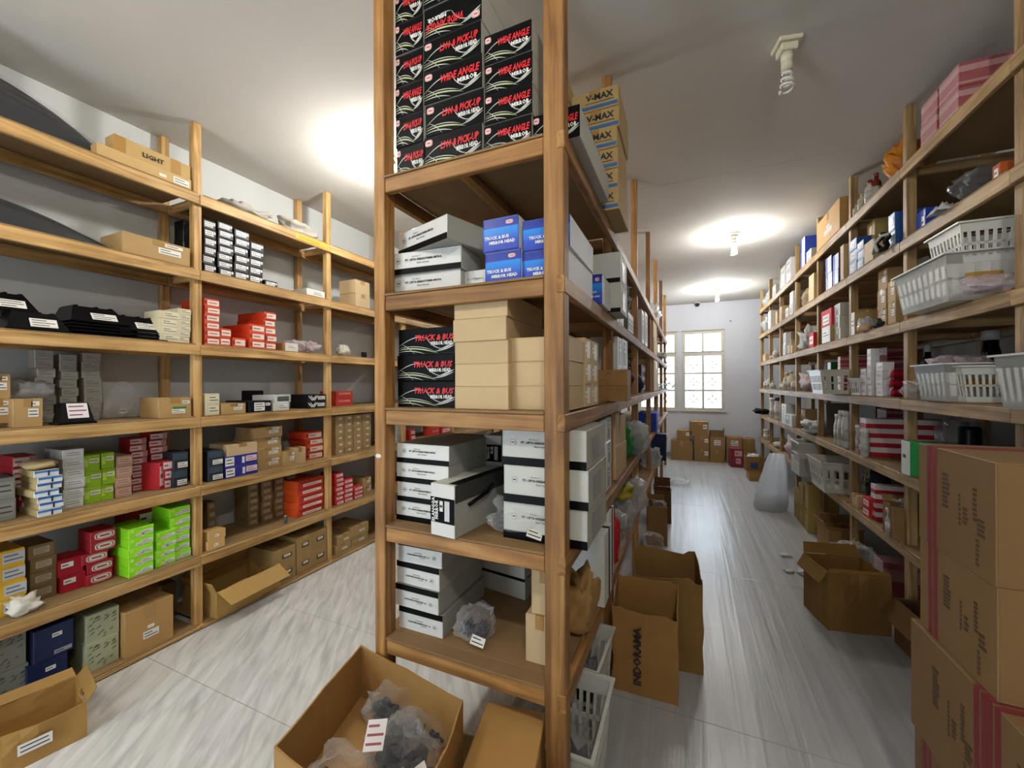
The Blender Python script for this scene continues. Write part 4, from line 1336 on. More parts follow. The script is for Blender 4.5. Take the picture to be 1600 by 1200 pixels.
S('L',-0.37,0.05,1.3091,0.092,0.2,0.1298,1,'kraftlab2','kraft carton with two white labels','beside the black label stand, middle shelf',0.006,0)
S('L',-0.244,0.28,1.3091,0.065,0.083,0.0465,8,'filmgrey','film wrapped grey box','in first wrapped stack behind label stand',0.006,0)
S('L',-0.158,0.28,1.3091,0.065,0.083,0.0443,8,'filmgrey','film wrapped grey box','in second wrapped stack behind label stand',0.006,0)
S('L',-0.069,0.28,1.3091,0.073,0.083,0.0461,8,'filmgrey','film wrapped grey box','in third wrapped stack beside the clear pouch',0.006,0)
S('L',0.2,0.03,1.3091,0.164,0.2,0.1169,1,'kraftgreen','kraft carton with green and white labels','beside upright on the middle left shelf',0.006,0)
S('L',-0.431,0.1,0.8885,0.07,0.2,0.0968,2,'greylab','dark grey box with pale end','at left picture edge, below middle shelf',0.006,0)
S('L',-0.319,0.2,0.8885,0.075,0.16,0.0545,5,'redwhite','red box with pale grey end','leaning stack behind blue striped boxes',0.02,0)
S('L',-0.312,0.02,0.8885,0.081,0.2,0.0306,7,'bluestripe','thin kraft box with blue striped white end','below the rolled bag',0.012,0)
S('L',-0.213,0.08,0.8885,0.077,0.2,0.0487,6,'whitegrey','white box with grey print','in stack left of green boxes',0.008,0)
S('L',-0.135,0.1,0.8885,0.066,0.18,0.083,3,'green','olive green box','in left olive stack on second shelf up',0.006,0)
S('L',-0.073,0.1,0.8885,0.052,0.18,0.0842,3,'green','olive green box','in right olive stack on second shelf up',0.006,0)
S('L',-0.007,0.1,0.8885,0.071,0.18,0.0561,4,'pinkkraft','pinkish kraft box','between olive boxes and red striped stacks',0.006,0)
S('L',0.096,0.18,0.8885,0.077,0.12,0.0382,8,'redwhite','red and white box','in first tall red striped stack',0.008,0)
S('L',0.189,0.18,0.8885,0.086,0.12,0.0406,8,'redwhite','red and white box','in second tall red striped stack',0.008,0)
S('L',0.201,0.08,0.8885,0.064,0.1,0.055,3,'redwhite','small red and white box','in short pile before tall striped stacks',0.01,0)
S('L',0.144,0.09,0.8885,0.046,0.1,0.1593,1,'redwhite','small red and white box','tipped over between the striped stacks',0.006,0.5)
S('L',0.243,0.06,0.8885,0.078,0.15,0.1048,2,'blackwhite','black and white box','against the upright, second shelf up',0.006,0)
S('L',-0.423,0.08,0.4616,0.104,0.2,0.0729,4,'yellow','yellow box with silver print','at left picture edge behind white gloves',0.006,0)
S('L',-0.298,0.14,0.4616,0.089,0.18,0.0677,4,'brownlab','dark brown box with small label','in brown stack right of yellow boxes',0.006,0)
S('L',-0.205,0.12,0.4616,0.092,0.14,0.0829,2,'redlab','dark red box with white label','left of the slumped red boxes',0.006,0)
S('L',-0.101,0.1,0.4616,0.101,0.14,0.0546,5,'redoval','red box with white oval','in slumped stack left of lime boxes',0.018,0)
S('L',-0.005,0.14,0.4616,0.06,0.14,0.0501,2,'redoval','red box with white oval','beside slumped stack, touching lime boxes',0.01,0)
S('L',0.122,0.24,0.4616,0.133,0.123,0.3028,1,'redlab2','dark red box with two white labels','behind the lime stacks',0.006,0)
S('L',0.03,0.015,0.4616,0.11,0.2,0.0517,5,'lime','lime green box with white label','in left lime stack, lowest left shelf',0.008,0)
S('L',0.149,0.03,0.4616,0.096,0.2,0.0487,4,'lime','lime green box with white label','in short middle lime stack, lowest left shelf',0.006,0)
S('L',0.23,0.04,0.4616,0.104,0.2,0.052,6,'lime','lime green box with white label','in tallest lime stack beside the upright',0.006,0)
S('L',-0.419,0.1,0.035,0.12,0.25,0.17,2,'greypat','grey box with dark slanted print','at left picture edge, floor level',0.006,0)
S('L',-0.292,0.07,0.035,0.135,0.293,0.155,2,'navy','navy blue box with small labels','on floor level below the white gloves',0.02,0)
S('L',-0.108,0.06,0.035,0.128,0.25,0.145,2,'greenpat','pale green box with dark slanted print','on floor level beside navy boxes',0.006,0)
S('L',0.07,0.015,0.035,0.218,0.25,0.2457,1,'kraftbig','brown taped carton with white label','on floor level beside the first upright',0.006,0)
S('L',0.227,0.29,0.035,0.21,0.073,0.2057,1,'kraftdark','dark kraft carton','behind the brown taped carton with white label',0.006,0)
S('L',0.393,0.04,2.2106,0.071,0.26,0.0555,6,'bwbox','black and white box','in first column right of upright, upper shelf',0.006,0)
S('L',0.493,0.04,2.2106,0.092,0.26,0.0499,7,'bwbox','black and white box','in second column from the upright',0.006,0)
S('L',0.597,0.04,2.2106,0.098,0.26,0.0565,6,'bwbox','black and white box','in third column from the upright',0.006,0)
S('L',0.698,0.04,2.2106,0.096,0.26,0.0578,5,'bwbox','black and white box','in last full column before the single box',0.006,0)
S('L',0.805,0.04,2.2106,0.098,0.26,0.0435,1,'bwbox','single black and white box','lying flat right of the black white columns',0.006,0)
S('L',1.18,0.03,2.2106,0.174,0.2,0.0573,1,'whitelab','low white box with small label','near the second upright, upper shelf',0.006,0)
S('L',0.377,0.25,2.2106,0.047,0.1,0.1207,3,'bwbox','black and white box','glimpsed behind first upright, upper shelf',0.006,0)
S('L',0.396,0.02,1.7528,0.086,0.25,0.0484,6,'orange','orange red box with white end','in column against the first upright',0.006,0)
S('L',0.474,0.02,1.7528,0.071,0.2,0.0571,2,'orange','orange red box with white end','in pair beside tall orange column',0.006,0)
S('L',0.563,0.02,1.7528,0.084,0.25,0.061,1,'orange','single orange red box','lying left of the orange double stack',0.006,0)
S('L',0.686,0.01,1.7528,0.105,0.3,0.0556,3,'orange','orange red box with white end','in left half of the double stack',0.006,0)
S('L',0.791,0.03,1.7528,0.088,0.3,0.0541,5,'orange','orange red box with white end','in right half of the double stack',0.006,0)
S('L',0.953,0.02,1.7528,0.108,0.3,0.0623,1,'kraftwhite','flat kraft box with white end','beside the crinkled clear bags, upper middle',0.006,0)
S('L',0.399,0.02,1.3091,0.082,0.15,0.0676,2,'creamlab','cream box with black printed label','against the first upright, middle shelf',0.006,0)
S('L',0.526,0.02,1.3091,0.155,0.28,0.0688,1,'kraftlab2','flat brown kraft carton','beside the two cream boxes',0.006,0)
S('L',0.704,0.02,1.3091,0.166,0.25,0.0787,1,'blacklab','black box with white barcode label','under the tilted white box',0.006,0)
S('L',0.816,0.22,1.3091,0.102,0.1,0.148,1,'blackplain','small black box','standing behind the black barcode box',0.006,0)
S('L',0.865,0.02,1.3091,0.128,0.2,0.058,1,'whitelab','white printed box','under the tilted grey and white box',0.006,0)
S('L',0.868,0.04,1.365,0.173,0.18,0.06,1,'whitescreen','tilted grey and white box with dark panel','lying on the white printed box',0.006,0.35)
S('L',1.184,0.02,1.3091,0.166,0.2,0.0554,2,'zigzag','black and white zigzag box','beside the second upright, middle shelf',0.006,0)
S('L',0.417,0.02,0.8885,0.091,0.25,0.0963,2,'blackwhite','dark blue and white box','against first upright below the cream boxes',0.006,0)
S('L',0.577,0.015,0.8885,0.212,0.2,0.0715,2,'purple','purple box with white ends','under the small kraft lid box',0.006,0)
S('L',0.585,0.02,1.0299,0.196,0.2,0.0734,1,'kraft','small kraft box','lying on the two purple boxes',0.006,0)
S('L',0.795,0.06,0.8885,0.209,0.22,0.0761,4,'kraftlab2','brown kraft box','in leaning pile right of purple boxes',0.012,0)
S('L',0.944,0.03,0.8885,0.091,0.12,0.1062,1,'kraftlab2','little kraft box','before the dusty red boxes',0.006,0)
S('L',1.045,0.05,0.8885,0.102,0.12,0.1193,1,'kraft','longer little kraft box','before the dusty red boxes',0.006,0)
S('L',1.209,0.08,0.8885,0.155,0.2,0.0563,4,'orange','dusty red box with pale end','in pile by second upright, below middle',0.012,0)
S('L',0.521,0.25,0.4616,0.052,0.1,0.0596,4,'brownlab','dusty brown box','glimpsed just right of the first upright',0.006,0)
S('L',0.778,0.2,0.4616,0.076,0.16,0.0512,6,'brownlab','dusty brown box with pale label','in first column left of orange boxes',0.006,0)
S('L',0.884,0.2,0.4616,0.086,0.16,0.0512,6,'brownlab','dusty brown box with pale label','in second column left of orange boxes',0.006,0)
S('L',0.983,0.2,0.4616,0.081,0.16,0.0508,6,'brownlab','dusty brown box with pale label','in third column left of orange boxes',0.006,0)
S('L',1.086,0.2,0.4616,0.08,0.16,0.0514,6,'brownlab','dusty brown box with pale label','in fourth column left of orange boxes',0.006,0)
S('L',0.412,0.01,0.4616,0.102,0.1,0.0566,2,'kraftsm','flat new kraft box','at front edge by the first upright',0.006,0)
S('L',1.146,0.05,0.4616,0.242,0.22,0.0558,5,'orange2','bright orange box with white end','in stack by second upright, lower shelf',0.006,0)
S('L',0.898,0.02,0.035,0.172,0.343,0.1232,2,'brownbig','brown carton with arrow shaped label','in left pair behind the torn carton',0.006,0)
S('L',1.055,0.02,0.035,0.132,0.343,0.141,2,'brownbig','brown carton with arrow shaped label','in middle pair, floor level',0.006,0)
S('L',1.189,0.02,0.035,0.156,0.343,0.1401,2,'brownbig','brown carton with arrow shaped label','in right pair against second upright',0.006,0)
S('L',1.683,0.02,2.2106,0.176,0.2,0.1231,2,'kraft','plain kraft box','in pair seen left of the end post',0.006,0)
S('L',1.518,0.08,1.3091,0.19,0.2,0.0657,2,'redplain','red box with pale print','just right of the second upright',0.006,0)
S('L',1.43,0.04,0.8885,0.091,0.15,0.057,6,'kraftlabs','little kraft box with small label','in first column of the kraft grid',0.003,0)
S('L',1.531,0.04,0.8885,0.096,0.15,0.0567,6,'kraftlabs','little kraft box with small label','in second column of the kraft grid',0.003,0)
S('L',1.637,0.04,0.8885,0.101,0.15,0.0564,6,'kraftlabs','little kraft box with small label','in third column of the kraft grid',0.003,0)
S('L',1.75,0.04,0.8885,0.107,0.15,0.0561,6,'kraftlabs','little kraft box with small label','in fourth column of the kraft grid',0.003,0)
S('L',1.406,0.02,0.4616,0.083,0.18,0.0392,7,'redlabs','thin red box with white print','in first red column past second upright',0.006,0)
S('L',1.506,0.02,0.4616,0.103,0.18,0.0405,5,'redlabs','thin red box with white print','in second red column past second upright',0.006,0)
S('L',1.619,0.02,0.4616,0.109,0.18,0.0361,3,'redlabs','thin red box with white print','in third red column past second upright',0.006,0)
S('L',1.766,0.05,0.4616,0.108,0.2,0.0777,2,'kraftlab2','kraft box with white label','beside red columns, by the end post',0.006,0)
S('L',1.464,0.03,0.035,0.172,0.3,0.0748,2,'kraftold','old torn kraft carton','in left pair beside end post, floor level',0.01,0)
S('L',1.66,0.03,0.035,0.206,0.3,0.0882,2,'kraftold','old torn kraft carton','in right pair beside end post, floor level',0.01,0)
S('L',2.154,0.05,0.8885,0.079,0.1,0.0511,5,'filmgrey','small pale grey box','in first column seen between the white boxes',0.006,0)
S('L',2.206,0.05,0.8885,0.073,0.1,0.0493,5,'filmgrey','small pale grey box','in second column seen between white boxes',0.006,0)
S('L',2.416,0.02,0.8885,0.078,0.1,0.0581,2,'redlabs','little red and white box','seen through the end bay',0.006,0)
S('L',2.872,0.04,0.8885,0.173,0.12,0.0721,2,'redplain','bright red box','seen through end bay, left pair',0.006,0)
S('L',3.102,0.04,0.8885,0.203,0.12,0.0777,2,'redlabs','red and white box','seen through end bay, right pair',0.006,0)
S('F',-0.607,0.045,2.2715,0.126,0.3,0.117,6,'mixl','black mirror box','in left column of top end shelf',0.006,0)
S('F',-0.413,0.03,2.2715,0.235,0.32,0.116,6,'mix','black mirror box with red lettering','in widest column of top end shelf',0.006,0)
S('F',-0.203,0.035,2.2715,0.171,0.5,0.1,4,'wide','black WIDE ANGLE box','in column left of near post, top shelf',0.006,0)
S('F',-0.044,0.059,2.2715,0.157,0.5,0.1,1,'wide','black WIDE ANGLE box','overhanging the shelf behind the near post',0.006,0)
S('F',-0.467,0.38,2.2715,0.094,0.16,0.16,4,'greybox','long pale grey box','in left stack behind the black columns',0.006,0)
S('F',-0.445,0.56,2.2715,0.1,0.4,0.17,3,'greybox','long pale grey box','in right stack behind the black columns',0.006,0)
S('F',-0.045,0.635,2.2715,0.21,0.3,0.0915,6,'vmax','kraft V-MAX carton','in right stack on top shelf',0.008,0)
S('F',-0.27,0.6,2.2715,0.2,0.3,0.0915,7,'vmax','kraft V-MAX carton','in left stack behind near post',0.008,0)
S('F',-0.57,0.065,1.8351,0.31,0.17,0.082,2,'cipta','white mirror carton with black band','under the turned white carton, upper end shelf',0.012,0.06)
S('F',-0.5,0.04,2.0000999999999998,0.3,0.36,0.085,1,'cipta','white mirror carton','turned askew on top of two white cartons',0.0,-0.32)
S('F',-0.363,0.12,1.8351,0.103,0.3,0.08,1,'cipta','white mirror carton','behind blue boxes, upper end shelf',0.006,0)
S('F',-0.234,0.05,1.8351,0.133,0.36,0.1133,2,'bluemir','blue TRUCK & BUS box','in left blue stack, upper end shelf',0.006,0)
S('F',-0.083,0.063,1.8351,0.161,0.36,0.1029,2,'bluemir','blue TRUCK & BUS box','in right blue stack behind near post',0.006,0)
S('F',-0.03,0.52,1.8351,0.085,0.2,0.125,1,'bluemir','single narrow blue TRUCK & BUS box','standing on the aisle edge',0,0)
S('F',-0.035,0.74,1.8351,0.17,0.22,0.14,2,'ciptaside','white carton with black band','behind single blue box, aisle side',0.006,0)
S('F',-0.551,0.065,1.4137,0.26,0.3,0.0981,3,'truck','black TRUCK & BUS box','beside plain kraft boxes, middle end shelf',0.008,0)
S('F',-0.304,0.03,1.4137,0.205,0.34,0.0773,5,'kraftplain','plain kraft box','in five box stack, middle end shelf',0.004,0)
S('F',-0.109,0.062,1.4137,0.21,0.2,0.0798,3,'kraftplain','plain kraft box','in three box stack behind near post',0.004,0)
S('C',0.33,0.0,1.4137,0.11,0.25,0.085,3,'kraftwin','kraft box with white window label','in first aisle column past near post',0.004,0)
S('C',0.46,0.0,1.4137,0.11,0.25,0.085,3,'kraftwin','kraft box with white window label','in second aisle column past near post',0.004,0)
S('F',-0.028,0.8,1.4137,0.207,0.145,0.0765,2,'kraftzig','brown carton with slanted print','jutting into the aisle, middle shelf',0.0,0)
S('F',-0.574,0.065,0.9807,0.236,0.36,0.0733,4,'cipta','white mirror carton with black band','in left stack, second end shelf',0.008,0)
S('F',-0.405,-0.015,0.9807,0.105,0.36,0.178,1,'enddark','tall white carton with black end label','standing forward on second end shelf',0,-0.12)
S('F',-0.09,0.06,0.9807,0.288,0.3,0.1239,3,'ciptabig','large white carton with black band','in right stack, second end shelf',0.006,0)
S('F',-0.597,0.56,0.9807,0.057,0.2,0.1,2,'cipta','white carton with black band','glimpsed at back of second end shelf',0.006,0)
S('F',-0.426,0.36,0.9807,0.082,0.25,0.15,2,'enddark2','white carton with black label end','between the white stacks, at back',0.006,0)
S('C',0.5,0.01,0.9807,0.12,0.2,0.118,3,'silverbox','silver grey box','in first aisle column behind large white cartons',0.006,0)
S('C',0.66,0.01,0.9807,0.13,0.2,0.118,3,'silverbox','silver grey box','in second aisle column behind large white cartons',0.006,0)
S('C',0.83,0.015,0.9807,0.13,0.2,0.118,3,'silverbox','silver grey box','in third aisle column behind large white cartons',0.006,0)
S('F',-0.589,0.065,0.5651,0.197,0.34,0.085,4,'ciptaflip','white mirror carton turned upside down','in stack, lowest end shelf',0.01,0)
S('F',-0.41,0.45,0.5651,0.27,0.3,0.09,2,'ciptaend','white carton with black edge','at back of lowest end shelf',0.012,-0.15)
S('F',-0.115,0.09,0.5651,0.1,0.18,0.16,1,'kraft','lower kraft box','behind near post, lowest end shelf',0,0)
S('F',-0.105,0.1,0.7253,0.085,0.16,0.15,1,'kraft','upper kraft box','behind near post, lowest end shelf',0,0)
S('C',0.6,-0.02,0.5651,0.17,0.22,0.3,1,'whitetall','tall white carton with black stripe','standing at lowest aisle edge past near post',0,0)
S('C',0.8,0.0,0.5651,0.13,0.2,0.33,1,'whitetall','narrower tall white carton','behind the striped one, lowest aisle edge',0,0)
S('C',1.201,0.01,1.8351,0.266,0.2,0.0908,4,'silverbox','glossy white box','in stack just past first aisle upright',0.006,0)
S('C',1.55,0.0,1.8351,0.28,0.18,0.12,1,'greylab','small grey box with label','under the dark green pouch, upper aisle shelf',0.0,0)
S('C',1.092,0.0,1.4137,0.158,0.15,0.1694,2,'silverbox','tall glossy pale box','in first column above slanted print carton',0.006,0)
S('C',1.284,0.0,1.4137,0.213,0.15,0.1727,2,'silverbox','tall glossy pale box','in second column above slanted print carton',0.006,0)
S('C',1.096,0.01,0.9807,0.135,0.2,0.1802,2,'kraftplain','upright kraft box','in first column past aisle upright',0.006,0)
S('C',1.292,0.01,0.9807,0.21,0.2,0.1681,2,'kraftplain','upright kraft box','in second column past aisle upright',0.006,0)
S('C',2.339,0.0,1.8351,0.21,0.2,0.2695,1,'silverbox','slim pale box','first upright box past second aisle post',0.006,0)
S('C',2.623,0.0,1.8351,0.244,0.2,0.299,1,'silverbox','slim pale box','next upright box past second aisle post',0.006,0)
S('C',3.768,0.0,1.8351,0.506,0.2,0.1822,2,'kraftplain','kraft carton pair','past third aisle post, upper shelf',0.006,0)
S('C',3.865,0.0,1.4137,0.737,0.2,0.3503,1,'kraft','kraft carton','past third aisle post, middle shelf',0.006,0)
S('C',3.071,0.06,1.4137,0.503,0.2,0.0899,3,'maroon','dark maroon box','behind the dark pouches, middle aisle shelf',0.006,0)
S('C',3.62,-0.03,0.9807,0.454,0.2,0.1973,1,'bluebox','bright blue box','on the aisle side past third post',0.006,0)
S('R',1.447,0.01,2.7614,0.156,0.3,0.11,2,'redpink','red and pink wrapped box','in nearer pile near ceiling, right shelving',0.006,0)
S('R',1.624,0.01,2.7614,0.152,0.25,0.11,2,'redpink','red and pink wrapped box','in farther pile near ceiling, right shelving',0.006,0)
S('R',1.142,0.02,2.3321,0.045,0.2,0.0629,1,'orangelab','orange box with white label','near right picture edge, second shelf down',0.006,0)
S('R',1.821,0.06,2.3321,0.095,0.25,0.1334,1,'bluebox','dark blue box','behind the third near upright, second shelf down',0.006,0)
S('R',2.321,0.06,1.8626,0.137,0.15,0.1323,3,'kraftlab2','kraft box','in left column beside the wide baskets',0.006,0)
S('R',2.022,0.0,1.8626,0.102,0.12,0.1302,2,'kraftlab2','pinkish kraft box','in right column beside the wide baskets',0.006,0)
S('R',1.823,-0.01,0.9772,0.096,0.3,0.19,1,'greenwhite','green and white box','at front edge above the stacked cartons',0.006,0)
S('R',3.229,0.0,2.7614,0.621,0.3,0.2594,1,'kraftbig','big plain kraft carton','on top of right shelving by ceiling',0.006,0)
S('R',3.626,0.073,2.7614,0.13,0.3,0.3305,1,'kraftplain','slim kraft carton','behind the big plain carton near ceiling',0.006,0)
S('R',2.615,0.1,2.3321,0.136,0.25,0.3578,1,'kraftyel','tall yellowish kraft carton','above the black ring, upper right shelf',0.006,0)
S('R',2.353,0.0,2.3321,0.15,0.2,0.1412,1,'kraftplain','square kraft box','beside the black ring, upper right shelf',0.006,0)
S('R',2.093,0.03,2.3321,0.086,0.15,0.1128,2,'bluewhite','blue and silver box','beside the upright right of black ring',0.006,0)
S('R',2.671,0.01,2.3321,0.142,0.15,0.0859,3,'bluewhite','blue and white box','in first column of blue stack',0.006,0)
S('R',2.53,0.01,2.3321,0.119,0.15,0.0657,3,'bluewhite','blue and white box','in second column of blue stack',0.006,0)
S('R',2.709,0.02,1.8626,0.066,0.2,0.1771,1,'kraftwhite','white ended kraft box','left of the tape bag, upper right shelf',0.006,0)
S('R',2.811,0.12,1.8626,0.149,0.2,0.0984,2,'kraftyel','dull yellow kraft box','in deep stack behind the tape bag',0.006,0)
S('R',2.522,0.02,1.4093,0.093,0.05,0.0641,3,'whitecube','little white box','in first white column, right middle shelf',0.006,0)
S('R',2.42,0.02,1.4093,0.065,0.05,0.082,4,'whitecube','little white box','in tall white column, right middle shelf',0.006,0)
S('R',2.256,0.02,1.4093,0.098,0.06,0.0565,4,'whitecube','little white box','in column before the red spools',0.006,0)
S('R',3.552,0.28,1.4093,0.237,0.1,0.0808,4,'redpink','dark red box with pale stripes','at back of right middle shelf',0.006,0)
S('R',3.001,0.28,1.4093,0.26,0.1,0.0922,4,'redpink','dark red box with pale band','in deep stack behind white boxes',0.006,0)
S('R',2.506,0.01,0.9772,0.116,0.42,0.0669,4,'redstripe','red and white striped box','in stack on lower middle right shelf',0.006,0)
S('R',3.036,0.3,0.9772,0.166,0.1,0.077,4,'redpink','dark red box','in deep stack of lower middle right shelf',0.006,0)
S('R',2.358,0.02,0.5598,0.073,0.4,0.0609,4,'redstripe','red and white striped box','in stack above the big floor carton',0.006,0)
S('R',2.421,0.0,0.5598,0.111,0.08,0.0685,2,'redlabs','pink and white box','before striped stack, lowest right shelf',0.006,0)
S('R',2.684,0.02,0.5598,0.117,0.1,0.0909,1,'kraft','small kraft box','before the dark bag, lowest right shelf',0.006,0)
S('R',2.356,0.05,0.0,0.141,0.3,0.2992,1,'redpink','pink box with dark end','on floor behind the big open carton',0.006,0)
S('R',2.871,0.0,2.3321,0.074,0.2,0.2783,1,'kraftplain','tall pale kraft box','against the upright, upper right shelf',0.006,0)
S('R',3.211,0.0,2.3321,0.159,0.1,0.1415,2,'bluewhite2','white box with blue side','in left pair, upper right shelf',0.006,0)
S('R',3.034,0.0,2.3321,0.129,0.1,0.1268,2,'bluewhite2','white box with blue side','in right pair, upper right shelf',0.006,0)
S('R',3.29,0.0,1.8626,0.238,0.2,0.1457,1,'kraftwhite','white and grey box','under the red box with square label',0.006,0)
S('R',3.32,0.01,2.0116,0.295,0.05,0.1508,1,'redsq','red box with square white label','standing on white and grey box',0.006,0)
S('R',3.108,0.03,1.8626,0.146,0.12,0.1042,3,'silverbox','tall white box','in stack beside the red square label box',0.006,0)
S('R',3.128,0.05,1.4093,0.064,0.2,0.0791,4,'redpink','red and pale banded box','against upright behind the slotted basket',0.006,0)
S('R',3.776,0.15,1.4093,0.099,0.1,0.2953,1,'greenwhite','green box with white end','standing behind the slotted basket',0.006,0)
S('R',3.838,0.12,0.9772,0.168,0.2,0.0788,4,'greycard','grey card box','in tidy stack behind white bottles',0.006,0)
S('R',4.172,-0.05,0.0,0.202,0.25,0.1622,2,'kraftyel','yellowish upright box','in first floor column by clear bag',0.006,0)
S('R',3.951,-0.05,0.0,0.184,0.25,0.2159,2,'kraftyel','yellowish upright box','in second floor column by clear bag',0.006,0)
S('R',3.741,-0.05,0.0,0.137,0.25,0.2439,2,'kraftyel','yellowish upright box','in third floor column by clear bag',0.006,0)
S('R',4.081,0.0,2.7614,0.159,0.2,0.1529,2,'bluewhite2','blue and white box','high beside the big plain carton',0.006,0)
S('R',3.866,0.0,2.7614,0.169,0.2,0.0548,2,'silverbox','white box','high between blue boxes and slim carton',0.006,0)
S('R',3.766,0.0,2.3321,0.184,0.2,0.131,2,'kraftplain','pale kraft box','in pair right of brown paper bag',0.006,0)
S('R',3.759,0.0,1.8626,0.161,0.2,0.1423,1,'redlabs','pink and white box','right of the crumpled grey bag',0.006,0)
S('R',4.581,0.1,0.9772,0.262,0.25,0.2127,1,'kraft','kraft box','above the white rags, lower middle right',0.006,0)
S('R',5.401,0.073,2.7614,0.173,0.15,0.119,2,'silverbox','slim white box','in first far column near ceiling',0.006,0)
S('R',5.095,0.0,2.7614,0.273,0.15,0.1313,2,'whitecube','white box','in second far column near ceiling',0.006,0)
S('R',4.764,0.0,2.7614,0.243,0.15,0.09,3,'whitecube','white box','in third far column near ceiling',0.006,0)
S('R',4.634,0.0,2.3321,0.165,0.2,0.1341,2,'silverbox','tall white box','against the fourth upright from wall',0.006,0)
S('R',5.24,0.0,2.3321,0.164,0.2,0.0982,2,'kraftplain','kraft box','in far column, second shelf down',0.006,0)
S('R',4.839,0.0,2.3321,0.178,0.2,0.1105,1,'kraftwhite','pale kraft box','beside tall white far boxes',0.006,0)
S('R',5.011,0.0,1.8626,0.151,0.05,0.143,2,'silverbox','tall white box','in far bay left of kraft block',0.006,0)
S('R',5.519,0.15,1.8626,0.272,0.2,0.345,1,'kraftplain','kraft block box','at back of far bay',0.006,0)
S('R',4.758,0.0,1.8626,0.138,0.1,0.1067,1,'kraftplain','tiny kraft box','first of two in far bay',0.006,0)
S('R',4.607,0.0,1.8626,0.098,0.1,0.0936,1,'kraftplain','tiny kraft box','second of two in far bay',0.006,0)
S('R',5.388,0.073,1.4093,0.123,0.06,0.2165,1,'creamlab','tall cream box','in far bay among cream bottles',0.006,0)
S('R',5.046,0.0,0.9772,0.267,0.1,0.25,1,'silverbox','tall white box','in far bay before kraft block',0.006,0)
S('R',5.258,0.1,0.9772,0.372,0.2,0.1731,1,'kraft','kraft block','in far bay, lower middle shelf',0.006,0)
S('R',4.786,-0.01,0.9772,0.487,0.08,0.1366,1,'silverbox','low wide white box','before the far kraft block',0.006,0)
S('R',6.029,0.0,2.3321,0.21,0.08,0.0664,4,'whitecube','white box','in far stack beside kraft cartons',0.006,0)
S('R',5.941,0.05,2.3321,0.402,0.2,0.1106,2,'kraftplain','kraft carton','in stack second bay from back wall',0.006,0)
S('R',5.769,0.02,2.7614,0.239,0.2,0.1677,1,'silverbox','pale box','second bay from back wall, near ceiling',0.006,0)
S('R',6.83,0.05,1.8626,0.265,0.2,0.1295,1,'kraft','kraft carton','in last bay by the back wall',0.006,0)
G(fender,'L',-0.66,0.215,2.6752,1.25,0.14,0.32,'tall black moulding in clear plastic on the top left shelf, back piece','moulding',0,ridge=0,ends=0.55,ex=2.2,er=0.42)
G(fender,'L',-0.755,0.076,2.6752,1.25,0.132,0.21,'black ridged moulding in clear plastic at the top left shelf edge','moulding',0,ridge=1,ends=0.6,ex=3,er=0.5)
G(fender,'L',-0.7,0.076,2.2106,1.28,0.2,0.165,'curved black fender in clear plastic, second shelf from the ceiling','fender',0,ridge=0.3,ends=0.62,ex=2,er=0.22)
G(tray,'L',-0.42,0.07,1.8385,0.2,0.2,0.085,'black angular bracket, upper one at the left picture edge','bracket',0)
G(tray,'L',-0.345,0.0,1.7528,0.21,0.16,0.085,'black angular bracket with long label, lower one at left edge','bracket',0)
G(tray,'L',-0.115,0.03,1.7528,0.24,0.24,0.085,'black nested bracket, bottom one, in the middle bracket stack','bracket',0)
G(tray,'L',-0.115,0.033,1.7697999999999998,0.24,0.24,0.085,'black nested bracket, second up, in the middle bracket stack','bracket',0)
G(tray,'L',-0.115,0.036,1.7868,0.24,0.24,0.085,'black nested bracket, third up, in the middle bracket stack','bracket',0)
G(tray,'L',-0.115,0.039,1.8037999999999998,0.24,0.24,0.085,'black nested bracket, fourth up, in the middle bracket stack','bracket',0)
G(tray,'L',-0.115,0.042,1.8208,0.24,0.24,0.085,'black nested bracket, topmost, in the middle bracket stack','bracket',0)
G(tray,'L',0.06,0.03,1.7528,0.21,0.24,0.085,'black nested bracket, bottom one, in the stack beside cream boxes','bracket',0)
G(tray,'L',0.06,0.033,1.7748,0.21,0.24,0.085,'black nested bracket, second up, in the stack beside cream boxes','bracket',0)
G(tray,'L',0.06,0.036,1.7968,0.21,0.24,0.085,'black nested bracket, topmost, in the stack beside cream boxes','bracket',0)
G(sign,'L',-0.215,0.02,1.3091,0.12,0.09,0.105,'small black label stand on the middle left shelf','sign',0)
G(rag,'L',-0.325,0.1,1.4392,0.139,0.14,0.095,'dusty clear bag on the kraft carton behind the label stand','bag',0,hx='FILMG',seed=5)
G(pouch,'L',0.051,0.2,1.3091,0.192,0.1,0.212,'large clear plastic pouch leaning against the left wall','pouch',0)
G(roll,'L',-0.321,0.03,1.104,0.111,0.16,0.039,'rolled beige paper bag on the blue striped boxes','paper bag',0)
G(rag,'L',-0.384,-0.01,0.4616,0.123,0.12,0.089,'white crumpled cloth lying at the edge of the lowest left shelf','cloth',0,hx='#D6CFC0',seed=27)
G(rag,'L',0.645,-0.02,2.6752,0.354,0.24,0.066,'grey plastic wrapping hanging over the top left beam','wrapping',0,hx='#A39E92',seed=4)
G(rag,'L',1.038,-0.01,2.6752,0.368,0.24,0.121,'grey plastic wrapping piled before the second upright near ceiling','wrapping',0,hx='#ACA79B',seed=9)
G(bag,'L',1.031,0.02,1.7528,0.169,0.2,0.099,'crinkled pinkish clear bag beside the flat kraft box','bag',0,m='FILMP',inside=('#B9A2A8',),seed=8)
G(bag,'L',1.166,0.01,1.7528,0.152,0.2,0.102,'crinkled pinkish clear bag touching the second upright','bag',0,m='FILMP',inside=('#C4B0B4',),seed=12)
G(rag,'L',1.513,0.04,1.7528,0.124,0.1,0.109,'white crumpled scrap past the second upright','wrapping',0,hx='#C8C4B4',seed=6)
